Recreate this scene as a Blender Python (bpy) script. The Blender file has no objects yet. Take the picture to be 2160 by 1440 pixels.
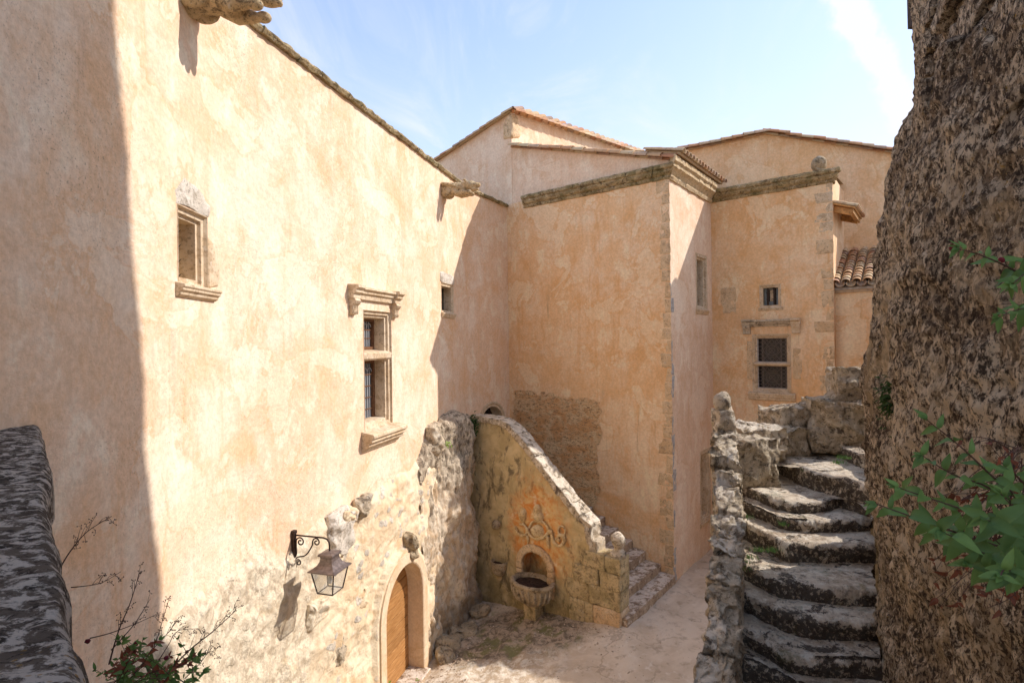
import bpy, bmesh, math, random
from mathutils import Vector, Matrix, noise as mn
import mathutils

# ------------------------------------------------------------------ camera, sky, sun, exposure
C = bpy.context.scene.collection
F, ROLL = 1130.0, 0.013
cam_d = bpy.data.cameras.new('camera'); cam = bpy.data.objects.new('camera', cam_d); C.objects.link(cam)
cam_d.sensor_width = 36.0; cam_d.lens = 36.0 * F / 2160.0; cam_d.clip_start = 0.05; cam_d.clip_end = 2000
cr, sr = math.cos(ROLL), math.sin(ROLL)
cam.matrix_world = Matrix(((cr, sr, 0, 0), (0, 0, -1, 0), (-sr, cr, 0, 0), (0, 0, 0, 1)))
bpy.context.scene.camera = cam
SUN_AZ, SUN_EL = math.radians(82.5), math.radians(39.0)
SUN = Vector((math.sin(SUN_AZ) * math.cos(SUN_EL), math.cos(SUN_AZ) * math.cos(SUN_EL), math.sin(SUN_EL)))
SKY_STRENGTH = 0.15
SUN_STRENGTH = 2.3
EXPOSURE = 1.12
sl = bpy.data.lights.new('sun', 'SUN'); so = bpy.data.objects.new('sun', sl); C.objects.link(so)
sl.energy = SUN_STRENGTH; sl.angle = math.radians(0.55); sl.color = (1.0, 0.94, 0.895)
so.rotation_euler = (-SUN).to_track_quat('-Z', 'Y').to_euler(); so.location = SUN * 60
vs = bpy.context.scene.view_settings
vs.view_transform = 'Standard'; vs.look = 'None'; vs.gamma = 1; vs.exposure = EXPOSURE; vs.use_curve_mapping = False


def ray(u, v):
    du, dv = u - 1080, v - 720
    return Vector(((du - ROLL * dv) / F, 1.0, -(dv + ROLL * du) / F))


# ------------------------------------------------------------------ node helpers
class NT:
    def __init__(s, nt): s.nt = nt
    def node(s, t, **k):
        n = s.nt.nodes.new(t)
        for a, b in k.items(): setattr(n, a, b)
        return n
    def put(s, sock, v):
        if isinstance(v, bpy.types.NodeSocket): s.nt.links.new(v, sock)
        elif isinstance(v, (tuple, list)) and len(v) == 3 and sock.type == 'RGBA': sock.default_value = (*v, 1)
        else: sock.default_value = v
    def math(s, op, a, b=0.0, clamp=False):
        n = s.node('ShaderNodeMath', operation=op, use_clamp=clamp); s.put(n.inputs[0], a); s.put(n.inputs[1], b); return n.outputs[0]
    def vmath(s, op, a, b=(0, 0, 0)):
        n = s.node('ShaderNodeVectorMath', operation=op); s.put(n.inputs[0], a)
        if op != 'LENGTH' and op != 'NORMALIZE': s.put(n.inputs[1], b)
        return n.outputs['Value'] if op in ('DOT_PRODUCT', 'LENGTH', 'DISTANCE') else n.outputs[0]
    def noise(s, vec, scale, detail=4, rough=.55, dist=0.0):
        n = s.node('ShaderNodeTexNoise'); s.put(n.inputs['Vector'], vec)
        n.inputs['Scale'].default_value = scale; n.inputs['Detail'].default_value = detail
        n.inputs['Roughness'].default_value = rough; n.inputs['Distortion'].default_value = dist
        return n.outputs['Fac']
    def voro(s, vec, scale, feature='F1', rand=1.0, out='Distance'):
        n = s.node('ShaderNodeTexVoronoi', feature=feature); s.put(n.inputs['Vector'], vec)
        n.inputs['Scale'].default_value = scale; n.inputs['Randomness'].default_value = rand
        return n.outputs[out]
    def step(s, f, a, b, lo=0.0, hi=1.0):
        n = s.node('ShaderNodeMapRange'); n.clamp = True; n.interpolation_type = 'SMOOTHSTEP'
        s.put(n.inputs[0], f); s.put(n.inputs[1], a); s.put(n.inputs[2], b); s.put(n.inputs[3], lo); s.put(n.inputs[4], hi)
        return n.outputs[0]
    def mix(s, f, a, b, blend='MIX'):
        n = s.node('ShaderNodeMix', data_type='RGBA', blend_type=blend)
        s.put(n.inputs[0], f); s.put(n.inputs[6], a); s.put(n.inputs[7], b); return n.outputs[2]
    def sep(s, v):
        n = s.node('ShaderNodeSeparateXYZ'); s.put(n.inputs[0], v); return n.outputs
    def comb(s, x, y, z):
        n = s.node('ShaderNodeCombineXYZ'); s.put(n.inputs[0], x); s.put(n.inputs[1], y); s.put(n.inputs[2], z); return n.outputs[0]
    def pos(s): return s.node('ShaderNodeNewGeometry').outputs['Position']
    def bump(s, h, strength, dist, prev=None):
        n = s.node('ShaderNodeBump'); s.put(n.inputs['Height'], h); n.inputs['Strength'].default_value = strength
        n.inputs['Distance'].default_value = dist
        if prev is not None: s.put(n.inputs['Normal'], prev)
        return n.outputs[0]


def new_mat(name):
    m = bpy.data.materials.new(name); m.use_nodes = True
    nt = NT(m.node_tree); b = m.node_tree.nodes['Principled BSDF']
    b.inputs['Roughness'].default_value = .9
    b.inputs['Specular IOR Level'].default_value = .25
    return m, nt, b


# ------------------------------------------------------------------ sky
w = bpy.data.worlds.new('World'); bpy.context.scene.world = w; w.use_nodes = True
wn = NT(w.node_tree); bg = w.node_tree.nodes['Background']
sky = wn.node('ShaderNodeTexSky', sky_type='NISHITA'); sky.sun_disc = False
sky.sun_elevation = SUN_EL; sky.sun_rotation = SUN_AZ; sky.dust_density = 0.6; sky.ozone_density = 3.2; sky.air_density = 1.0
d = wn.vmath('NORMALIZE', wn.node('ShaderNodeTexCoord').outputs['Generated'])
sx, sy, sz = wn.sep(d)
inv = wn.math('DIVIDE', 1.0, wn.math('ADD', wn.math('MAXIMUM', sz, 0.0), 0.22))
pl = wn.comb(wn.math('MULTIPLY', sx, inv), wn.math('MULTIPLY', sy, inv), 0.0)
rot = wn.node('ShaderNodeMapping'); wn.put(rot.inputs['Vector'], pl); rot.inputs['Rotation'].default_value = (0, 0, math.radians(-28)); rot.inputs['Scale'].default_value = (1.5, .75, 1)
c1 = wn.noise(rot.outputs[0], 1.9, 9, .62, 1.1)
c2 = wn.noise(pl, 1.1, 5, .5, .4)
wisp = wn.math('MULTIPLY', wn.step(c1, .42, .78), wn.step(c2, .30, .62))
lowc = wn.math('MULTIPLY', wn.step(wn.noise(d, 5.0, 7, .6, .5), .50, .66), wn.step(sz, .36, .12))
az = wn.math('DIVIDE', wn.vmath('DOT_PRODUCT', d, tuple(Vector((SUN.x, SUN.y, 0)).normalized())), 1.0)
right = wn.step(az, -.15, .72)
ra, rb = ray(1800, 40).normalized(), ray(1945, 290).normalized()
nrm = ra.cross(rb).normalized(); mid = (ra + rb).normalized()
wob = wn.math('MULTIPLY', wn.math('SUBTRACT', wn.noise(d, 22, 5, .6), .5), .05)
sd = wn.math('ABSOLUTE', wn.math('ADD', wn.vmath('DOT_PRODUCT', d, tuple(nrm)), wob))
streak = wn.math('MULTIPLY', wn.step(sd, .030, .004), wn.step(wn.vmath('DOT_PRODUCT', d, tuple(mid)), .955, .992))
cov = wn.math('ADD', wn.math('MULTIPLY', wisp, .7), wn.math('MULTIPLY', lowc, .5), clamp=True)
cov = wn.math('ADD', cov, wn.math('MULTIPLY', right, .16), clamp=True)
cov = wn.math('ADD', cov, wn.math('MULTIPLY', wn.step(sz, .60, .08), .42), clamp=True)
cov = wn.math('ADD', cov, .20)
cov = wn.math('ADD', cov, wn.math('MULTIPLY', streak, .9), clamp=True)
CLOUD = (3.05, 3.13, 3.62)
skyc = wn.mix(cov, sky.outputs[0], CLOUD)
wn.put(bg.inputs[0], skyc); bg.inputs[1].default_value = SKY_STRENGTH

# ------------------------------------------------------------------ materials
MOSSY = []


def stucco(name, pale, base, stain, dark, speck=.35, seed=0.0, con=1.0):
    m, n, b = new_mat(name)
    p = n.vmath('ADD', n.pos(), (seed, seed * 1.7, 0))
    big = n.noise(p, .42, 5, .6, .3)
    cl = n.noise(n.vmath('ADD', p, (2, 5, 1)), 1.3, 10, .68, .35)
    col = n.mix(n.step(n.math('ADD', n.math('MULTIPLY', big, .5), n.math('MULTIPLY', cl, .5)), .43, .57), base, pale)
    # trowel wisps
    wv = n.node('ShaderNodeMapping'); n.put(wv.inputs['Vector'], p); wv.inputs['Rotation'].default_value = (.5, .35, .2); wv.inputs['Scale'].default_value = (1.25, 1.25, .8)
    wi = n.noise(wv.outputs[0], 1.9, 11, .70, .25)
    col = n.mix(n.math('MULTIPLY', n.step(wi, .50, .66), .48 * con), col, stain)
    col = n.mix(n.math('MULTIPLY', n.step(wi, .48, .36), .65 * con), col, tuple(min(.92, c * 1.10 + .04) for c in pale))
    # rain streaks
    vs_ = n.vmath('MULTIPLY', p, (3.0, 3.0, .36))
    st = n.math('MULTIPLY', n.step(n.noise(vs_, 1.3, 9, .70, .5), .50, .70), n.step(n.noise(p, .55, 4), .36, .58))
    col = n.mix(n.math('MULTIPLY', st, .62 * con), col, stain)
    dk = n.math('MULTIPLY', n.step(n.noise(n.vmath('MULTIPLY', n.vmath('ADD', p, (8, 8, 0)), (6, 6, .5)), 1.4, 9, .74), .54, .74), n.step(n.noise(n.vmath('ADD', p, (1, 3, 9)), .5, 4), .42, .62))
    col = n.mix(n.math('MULTIPLY', dk, .45 * con), col, dark)
    # older repair patches with crisp trowelled edges
    rp = n.noise(n.vmath('ADD', p, (21, 3, 5)), .9, 9, .60, .5)
    col = n.mix(n.math('MULTIPLY', n.step(rp, .555, .580), .38 * con), col, tuple(min(.92, c * 1.08 + .03) for c in pale))
    col = n.mix(n.math('MULTIPLY', n.math('MULTIPLY', n.step(rp, .535, .553), n.step(rp, .575, .560)), .30 * con), col, stain)
    ho = n.noise(n.vmath('MULTIPLY', n.vmath('ADD', p, (0, 0, 30)), (.35, .35, 1.1)), 1.2, 8, .62)
    col = n.mix(n.math('MULTIPLY', n.step(ho, .54, .64), .28 * con), col, stain)
    # rusty warm patches
    pt = n.step(n.noise(n.vmath('ADD', p, (9, 4, 2)), .8, 10, .68, .4), .54, .68)
    col = n.mix(n.math('MULTIPLY', pt, .5 * con), col, stain)
    f = n.noise(p, 20, 8, .74)
    col = n.mix(1.0, col, n.mix(n.step(f, .34, .66), (.87, .855, .83), (1.05, 1.05, 1.05)), 'MULTIPLY')
    sp = n.math('MULTIPLY', n.step(n.noise(p, 55, 4, .65), .57, .66), n.step(n.noise(p, .7, 6, .6), .40, .62))
    col = n.mix(n.math('MULTIPLY', sp, speck), col, tuple(c * .5 for c in dark))
    n.put(b.inputs['Base Color'], col)
    bp = n.bump(n.noise(p, 2.6, 5, .55, .6), .45, .05)
    bp = n.bump(n.noise(p, 18, 8, .72), .5, .014, bp)
    bp = n.bump(n.noise(p, 80, 4, .65), .5, .005, bp)
    n.put(b.inputs['Normal'], bp)
    b.inputs['Roughness'].default_value = .93
    return m


def rock(name, base, light, dark, lichen=(.62, .60, .56), lam=.4, orange=.25, moss=0.0, seed=0.0, bump=1.0, stretch=(1, 1, 1), topwhite=0.0, fine=1.0, crack=.5):
    m, n, b = new_mat(name)
    p = n.vmath('MULTIPLY', n.vmath('ADD', n.pos(), (seed, seed * .7, seed * .3)), stretch)
    col = n.mix(n.step(n.noise(p, 2.6, 8, .65, .8), .36, .62), base, light)
    d1 = n.noise(n.vmath('ADD', p, (5, 1, 8)), 5.5 * fine, 10, .74, .5)
    col = n.mix(n.math('MULTIPLY', n.step(d1, .50, .62), .85), col, dark)
    d2 = n.noise(n.vmath('ADD', p, (1, 7, 3)), 21 * fine, 8, .72)
    col = n.mix(n.math('MULTIPLY', n.step(d2, .53, .63), .7), col, tuple(c * .6 for c in dark))
    l1 = n.noise(n.vmath('ADD', p, (12, 3, 1)), 7.5 * fine, 9, .72, .4)
    nz = n.sep(n.node('ShaderNodeNewGeometry').outputs['Normal'])[2]
    lth = .60 - .16 * lam
    lf = n.step(l1, lth, lth + .09)
    if topwhite: lf = n.math('MAXIMUM', lf, n.math('MULTIPLY', n.step(nz, .35, .8), n.step(d1, .56, .44, 0, topwhite)))
    col = n.mix(n.math('MULTIPLY', lf, min(1, .55 + lam * .4)), col, lichen)
    if orange:
        o = n.math('MULTIPLY', n.step(n.voro(p, 19 * fine), .26, .17), n.step(n.noise(n.vmath('ADD', p, (2, 2, 9)), 2.1, 5), .52, .62))
        col = n.mix(n.math('MULTIPLY', o, orange), col, (.50, .27, .05))
    if moss:
        mo = n.math('MULTIPLY', n.step(n.noise(n.vmath('ADD', p, (7, 7, 1)), 3.0, 8, .7), .48, .6), moss)
        col = n.mix(mo, col, (.10, .10, .025))
    n.put(b.inputs['Base Color'], col)
    bp = n.bump(n.noise(p, 6 * fine, 9, .7, .4), .9 * bump, .07)
    bp = n.bump(n.noise(p, 30 * fine, 8, .72), .9 * bump, .02, bp)
    bp = n.bump(n.noise(n.vmath('ADD', p, (3, 9, 4)), 75 * fine, 6, .72), .7 * bump, .006, bp)
    n.put(b.inputs['Normal'], bp)
    b.inputs['Roughness'].default_value = .95
    return m


def simple(name, col, rough=.6, metal=0.0, var=.15, scale=12, bump=.1, perobj=0.0, spec=.3):
    m, n, b = new_mat(name)
    p = n.pos()
    c = n.mix(n.step(n.noise(p, scale, 6, .65), .35, .65), tuple(x * (1 - var) for x in col), tuple(min(1, x * (1 + var)) for x in col))
    if perobj:
        r = n.node('ShaderNodeObjectInfo').outputs['Random']
        c = n.mix(1.0, c, n.mix(r, (1 - perobj,) * 3, (1 + perobj,) * 3), 'MULTIPLY')
    n.put(b.inputs['Base Color'], c)
    b.inputs['Roughness'].default_value = rough; b.inputs['Metallic'].default_value = metal; b.inputs['Specular IOR Level'].default_value = spec
    if bump: n.put(b.inputs['Normal'], n.bump(n.noise(p, scale * 2, 6, .65), bump, .01))
    return m


def rubble_mat():
    m, n, b = new_mat('lime_mortared_rubble')
    p = n.pos(); x, y, z = n.sep(p)
    wp = n.vmath('ADD', p, n.vmath('MULTIPLY', n.comb(n.noise(p, 3, 4), n.noise(n.vmath('ADD', p, (5, 5, 5)), 3, 4), n.noise(n.vmath('ADD', p, (9, 1, 5)), 3, 4)), (.25, .25, .25)))
    v = n.node('ShaderNodeTexVoronoi', feature='F1'); n.put(v.inputs['Vector'], n.vmath('MULTIPLY', wp, (1, 1, 1.25))); v.inputs['Scale'].default_value = 5.2
    cr_, cg, cb = n.sep(v.outputs['Color'])
    mort = n.mix(n.step(n.noise(p, 1.8, 9, .68, .7), .40, .60), (.78, .58, .36), (.88, .73, .51))
    mort = n.mix(n.math('MULTIPLY', n.step(n.noise(n.vmath('ADD', p, (4, 0, 3)), 1.1, 8, .7, .8), .52, .66), .7), mort, (.62, .40, .20))
    stone = n.mix(cg, (.54, .46, .36), (.76, .68, .56))
    stone = n.mix(n.math('MULTIPLY', n.step(n.noise(p, 16, 8, .72), .50, .62), .7), stone, (.26, .22, .18))
    sm = n.math('MULTIPLY', n.step(v.outputs['Distance'], .44, .30), n.step(cr_, .50, .56))
    sm = n.math('MULTIPLY', sm, n.step(n.noise(n.vmath('ADD', p, (1, 1, 1)), 1.2, 5, .6), .40, .52))
    col = n.mix(sm, mort, stone)
    # greyer, lichen-bleached rock towards the near end of the wall (its own colour, a fixed patch)
    gr = n.step(n.math('ADD', y, n.math('MULTIPLY', n.noise(p, 1.1, 6, .65), 3.0)), 8.9, 7.9)
    gcol = n.mix(n.step(n.noise(p, 9, 10, .76, .2), .42, .56), (.60, .48, .33), (.90, .78, .58))
    gcol = n.mix(n.math('MULTIPLY', n.step(n.noise(n.vmath('MULTIPLY', p, (5, 5, 1.6)), 2.0, 9, .75), .52, .64), .5), gcol, (.44, .36, .27))
    gcol = n.mix(n.math('MULTIPLY', n.step(n.noise(n.vmath('ADD', p, (7, 7, 3)), 1.4, 8, .7, .6), .54, .66), .9), gcol, (.84, .66, .42))
    col = n.mix(n.math('MULTIPLY', gr, .85), col, gcol)
    pit = n.step(n.noise(n.vmath('ADD', p, (3, 1, 7)), 24, 8, .75), .60, .68)
    col = n.mix(n.math('MULTIPLY', pit, .75), col, (.22, .16, .10))
    n.put(b.inputs['Base Color'], col)
    bp = n.bump(n.noise(p, 5, 8, .68), .7, .05)
    bp = n.bump(sm, .5, .02, bp)
    bp = n.bump(n.noise(p, 26, 8, .74), .9, .02, bp)
    bp = n.bump(n.noise(p, 80, 5, .7), .6, .006, bp)
    n.put(b.inputs['Normal'], bp); b.inputs['Roughness'].default_value = .95
    return m


def tower_rock_mat():
    m, n, b = new_mat('pitted_tower_rock')
    p = n.pos(); q = n.vmath('MULTIPLY', p, (2.5, 2.5, 1.35))
    col = n.mix(n.step(n.noise(q, 1.1, 7, .65, .6), .40, .60), (.36, .26, .165), (.58, .44, .29))
    # fine pitting
    pit = n.noise(q, 17, 10, .78, .2)
    col = n.mix(n.math('MULTIPLY', n.step(pit, .475, .51), .95), col, (.055, .037, .025))
    fl = n.noise(n.vmath('ADD', q, (7, 3, 9)), 13, 10, .78, .3)
    lo = n.noise(n.vmath('ADD', p, (2, 8, 3)), 1.3, 6, .65)
    fm = n.step(n.math('ADD', fl, n.math('MULTIPLY', n.math('SUBTRACT', lo, .5), .35)), .520, .548)
    col = n.mix(n.math('MULTIPLY', fm, .9), col, (.93, .76, .54))
    z = n.sep(p)[2]
    tan_ = n.math('MULTIPLY', n.step(n.noise(n.vmath('MULTIPLY', n.vmath('ADD', p, (1, 1, 4)), (1, 1, .6)), 1.9, 9, .72, .5), .53, .62), n.step(z, 1.2, .0, .25, 1))
    col = n.mix(n.math('MULTIPLY', tan_, .65), col, (.80, .60, .36))
    big = n.step(n.noise(n.vmath('MULTIPLY', n.vmath('ADD', p, (5, 9, 4)), (1.3, 1.3, .55)), 1.6, 10, .74, .3), .50, .60)
    col = n.mix(n.math('MULTIPLY', big, .55), col, n.mix(.5, col, (.17, .12, .08)))
    o = n.math('MULTIPLY', n.step(n.noise(n.vmath('ADD', q, (1, 6, 2)), 9, 8, .75), .60, .66), n.step(n.noise(n.vmath('ADD', p, (3, 3, 3)), 1.5, 6, .65), .46, .58))
    col = n.mix(n.math('MULTIPLY', o, .8), col, (.60, .36, .08))
    n.put(b.inputs['Base Color'], col)
    bp = n.bump(n.noise(q, 5.5, 9, .70, .2), .8, .06)
    bp = n.bump(pit, 1.0, .035, bp)
    bp = n.bump(n.noise(q, 45, 8, .75), 1.0, .018, bp)
    n.put(b.inputs['Normal'], bp); b.inputs['Roughness'].default_value = .96
    return m


def step_mat():
    m, n, b = new_mat('worn_rock_step')
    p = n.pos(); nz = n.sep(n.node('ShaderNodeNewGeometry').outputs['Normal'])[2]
    col = n.mix(n.step(n.noise(p, 3.0, 9, .7, .5), .42, .58), (.62, .48, .33), (.84, .71, .53))
    col = n.mix(n.math('MULTIPLY', n.step(n.noise(n.vmath('ADD', p, (4, 4, 4)), 9, 10, .76), .50, .58), .7), col, (.26, .18, .12))
    col = n.mix(n.math('MULTIPLY', n.step(n.noise(n.vmath('ADD', p, (1, 8, 4)), 11, 10, .76), .50, .56), .8), col, (.94, .84, .67))
    # black algae where water sits on the risers and trodden-clean treads
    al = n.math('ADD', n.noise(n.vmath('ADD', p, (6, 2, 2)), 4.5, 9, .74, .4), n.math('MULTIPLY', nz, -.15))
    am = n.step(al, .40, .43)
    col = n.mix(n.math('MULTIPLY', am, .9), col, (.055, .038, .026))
    mo = n.math('MULTIPLY', n.step(n.noise(n.vmath('ADD', p, (3, 2, 8)), 3.2, 8, .72), .56, .64), .5)
    col = n.mix(mo, col, (.13, .12, .035))
    fleck = n.math('MULTIPLY', n.step(n.noise(n.vmath('ADD', p, (9, 9, 2)), 26, 9, .78), .535, .57), .75)
    col = n.mix(fleck, col, (.72, .58, .41))
    n.put(b.inputs['Base Color'], col)
    bp = n.bump(n.noise(p, 7, 9, .72, .3), 1.0, .06)
    bp = n.bump(n.noise(p, 26, 9, .76), 1.0, .025, bp)
    bp = n.bump(n.noise(p, 85, 6, .75), .8, .007, bp)
    n.put(b.inputs['Normal'], bp); b.inputs['Roughness'].default_value = .95
    return m


def ledge_mat():
    m, n, b = new_mat('outcrop_rock_and_lime')
    p = n.pos(); z = n.sep(p)[2]; q = n.vmath('MULTIPLY', p, (1.6, 1.6, .8))
    g = n.mix(n.step(n.noise(q, 4, 10, .75, .3), .43, .57), (.46, .36, .25), (.74, .61, .44))
    g = n.mix(n.math('MULTIPLY', n.step(n.noise(n.vmath('ADD', q, (3, 3, 3)), 9, 10, .76), .50, .56), .75), g, (.13, .095, .065))
    c = n.mix(n.step(n.noise(n.vmath('ADD', q, (8, 1, 3)), 2.4, 9, .7, .5), .42, .58), (.68, .48, .29), (.82, .68, .50))
    c = n.mix(n.math('MULTIPLY', n.step(n.noise(n.vmath('ADD', q, (1, 6, 3)), 11, 9, .75), .53, .60), .6), c, (.34, .25, .17))
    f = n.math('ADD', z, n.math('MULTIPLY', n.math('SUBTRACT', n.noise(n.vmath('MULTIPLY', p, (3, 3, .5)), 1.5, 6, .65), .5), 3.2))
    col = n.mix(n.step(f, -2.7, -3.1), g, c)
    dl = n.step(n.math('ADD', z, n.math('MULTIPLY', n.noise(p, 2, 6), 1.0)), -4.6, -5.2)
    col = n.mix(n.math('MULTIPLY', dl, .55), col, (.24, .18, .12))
    n.put(b.inputs['Base Color'], col)
    bp = n.bump(n.noise(q, 5, 9, .72, .4), 1.0, .07)
    bp = n.bump(n.noise(q, 28, 9, .76), 1.0, .02, bp)
    n.put(b.inputs['Normal'], bp); b.inputs['Roughness'].default_value = .95
    return m


M = {}
M['left'] = stucco('cream_peach_stucco', (.87, .695, .525), (.81, .575, .385), (.76, .455, .23), (.55, .36, .25), .6, 0.0)
M['side'] = stucco('pink_washed_stucco', (.86, .67, .50), (.80, .57, .39), (.71, .44, .25), (.46, .30, .22), .3, 15.0)
M['tower'] = stucco('ochre_stucco', (.88, .655, .43), (.84, .55, .30), (.76, .41, .16), (.40, .24, .13), .35, 31.0, 1.15)
M['far'] = stucco('orange_stucco', (.86, .61, .39), (.82, .53, .29), (.73, .40, .18), (.42, .24, .13), .3, 57.0)
M['rubble'] = rubble_mat()
M['greyrock'] = rock('grey_limestone', (.58, .46, .32), (.72, .59, .42), (.18, .14, .10), (.68, .59, .46), .45, .3, .06, 11, 1.2)
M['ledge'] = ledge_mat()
M['outcrop'] = rock('dark_limestone', (.50, .38, .24), (.62, .48, .31), (.18, .13, .08), (.60, .51, .39), .38, .15, .12, 17, 1.2)
M['towerrock'] = tower_rock_mat()
M['steprock'] = rock('lichen_rock', (.54, .41, .26), (.70, .56, .38), (.10, .07, .045), (.88, .75, .56), .6, .6, .06, 29, 1.3, topwhite=.6, fine=1.5)
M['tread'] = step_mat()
M['capstone'] = rock('white_lichen_stone', (.54, .42, .28), (.68, .55, .39), (.09, .065, .045), (.90, .79, .62), .7, .5, .05, 37, 1.2, topwhite=.9)
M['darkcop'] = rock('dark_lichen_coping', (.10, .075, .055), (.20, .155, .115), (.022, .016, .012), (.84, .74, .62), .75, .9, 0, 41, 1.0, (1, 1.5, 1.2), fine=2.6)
M['mossystone'] = rock('mossy_cornice_stone', (.36, .26, .13), (.56, .43, .24), (.11, .075, .04), (.68, .58, .42), .3, .5, .5, 43, 1.0, fine=1.4)
M['trim'] = rock('carved_trim_stone', (.60, .44, .27), (.72, .58, .41), (.46, .32, .19), (.66, .56, .43), .25, .1, 0, 47, .3, fine=1.2)
M['palestone'] = rock('pale_bedded_stone', (.62, .54, .43), (.72, .64, .53), (.38, .31, .23), (.74, .68, .59), .4, .1, 0, 62, .6, fine=1.4)
M['quoin'] = rock('quoin_stone', (.66, .45, .25), (.74, .55, .34), (.46, .31, .18), (.58, .47, .35), .3, .1, 0, 53, .5, fine=1.2)
M['gargoyle'] = rock('carved_gargoyle_stone', (.56, .40, .21), (.70, .53, .32), (.16, .11, .06), (.62, .57, .48), .2, .3, .06, 59, .8, fine=2.0, crack=.2)
M['stepslab'] = rock('pale_step_slab', (.40, .28, .18), (.52, .38, .25), (.20, .13, .08), (.92, .82, .69), .3, .0, .0, 61, .6, fine=1.3, topwhite=.95)  # riser shade put into the colour: upward faces whitened, sides left dark
M['fwall'] = None
M['iron'] = simple('dark_brown_iron', (.055, .035, .028), .5, .5, .3, 30, .1)
M['lampmetal'] = simple('weathered_lamp_copper', (.20, .16, .145), .42, .6, .25, 18, .1)
M['wood'] = simple('brown_window_wood', (.16, .075, .035), .6, 0, .3, 30, .2)
M['rafter'] = simple('orange_rafter_wood', (.50, .27, .10), .7, 0, .25, 14, .2, .2)
M['plaster_grey'] = simple('grey_mortar', (.42, .38, .34), .9, 0, .25, 14, .5)
M['soil'] = rock('dark_leaf_litter', (.06, .035, .025), (.11, .065, .045), (.02, .012, .01), (.16, .10, .07), .3, 0, 0, 71, 1.2, fine=3)
M['leaf'] = None


def fountain_mat():
    m, n, b = new_mat('stained_fountain_plaster')
    p = n.pos()
    col = n.mix(n.step(n.noise(p, 2.2, 8, .65, .8), .36, .64), (.48, .36, .18), (.66, .51, .28))
    dk = n.step(n.noise(n.vmath('MULTIPLY', p, (1.6, 1.6, .8)), 3.0, 9, .72, .4), .50, .62)
    col = n.mix(n.math('MULTIPLY', dk, .8), col, (.13, .10, .06))
    # ochre and cream iron staining around the carving (a fixed stain on the plaster)
    cx, cz = FCEN
    q = n.vmath('SUBTRACT', p, cx)
    q = n.vmath('MULTIPLY', q, (1.0, 1.0, .72))
    dist = n.math('ADD', n.vmath('LENGTH', q), n.math('MULTIPLY', n.math('SUBTRACT', n.noise(p, 3, 7, .7), .5), .9))
    near = n.step(dist, .95, .45)
    oc = n.mix(n.step(n.noise(p, 4.0, 8, .7, .6), .40, .60), (.74, .50, .22), (.68, .25, .05))
    oc = n.mix(n.math('MULTIPLY', n.step(n.noise(n.vmath('ADD', p, (3, 3, 3)), 5.0, 8, .7), .52, .66), .8), oc, (.82, .66, .42))
    col = n.mix(n.math('MULTIPLY', near, .95), col, oc)
    zz = n.sep(p)[2]
    low = n.math('MULTIPLY', n.step(zz, -4.5, -5.3), n.step(n.noise(p, 2.5, 7, .7), .38, .58))
    col = n.mix(n.math('MULTIPLY', low, .55), col, (.17, .14, .055))
    n.put(b.inputs['Base Color'], col)
    bp = n.bump(n.noise(p, 6, 9, .7, .4), .7, .05)
    bp = n.bump(n.noise(p, 28, 8, .7), .8, .015, bp)
    n.put(b.inputs['Normal'], bp); b.inputs['Roughness'].default_value = .9
    return m


def tile_mat():
    m, n, b = new_mat('terracotta_tile')
    p = n.pos(); r = n.node('ShaderNodeObjectInfo').outputs['Random']
    cr_ = n.node('ShaderNodeValToRGB'); n.put(cr_.inputs[0], r)
    e = cr_.color_ramp; e.elements[0].color = (.46, .21, .11, 1); e.elements[1].color = (.50, .38, .24, 1)
    for pos_, c in ((.25, (.56, .34, .18, 1)), (.5, (.60, .46, .28, 1)), (.7, (.36, .24, .17, 1)), (.85, (.58, .36, .24, 1))):
        q = e.elements.new(pos_); q.color = c
    col = cr_.outputs[0]
    col = n.mix(n.math('MULTIPLY', n.step(n.noise(p, 14, 8, .7), .5, .68), .6), col, (.16, .12, .09))
    col = n.mix(n.math('MULTIPLY', n.step(n.noise(n.vmath('ADD', p, (4, 4, 4)), 9, 8, .7), .56, .68), .5), col, (.62, .56, .44))
    n.put(b.inputs['Base Color'], col)
    n.put(b.inputs['Normal'], n.bump(n.noise(p, 40, 6, .7), .4, .006))
    return m


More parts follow.
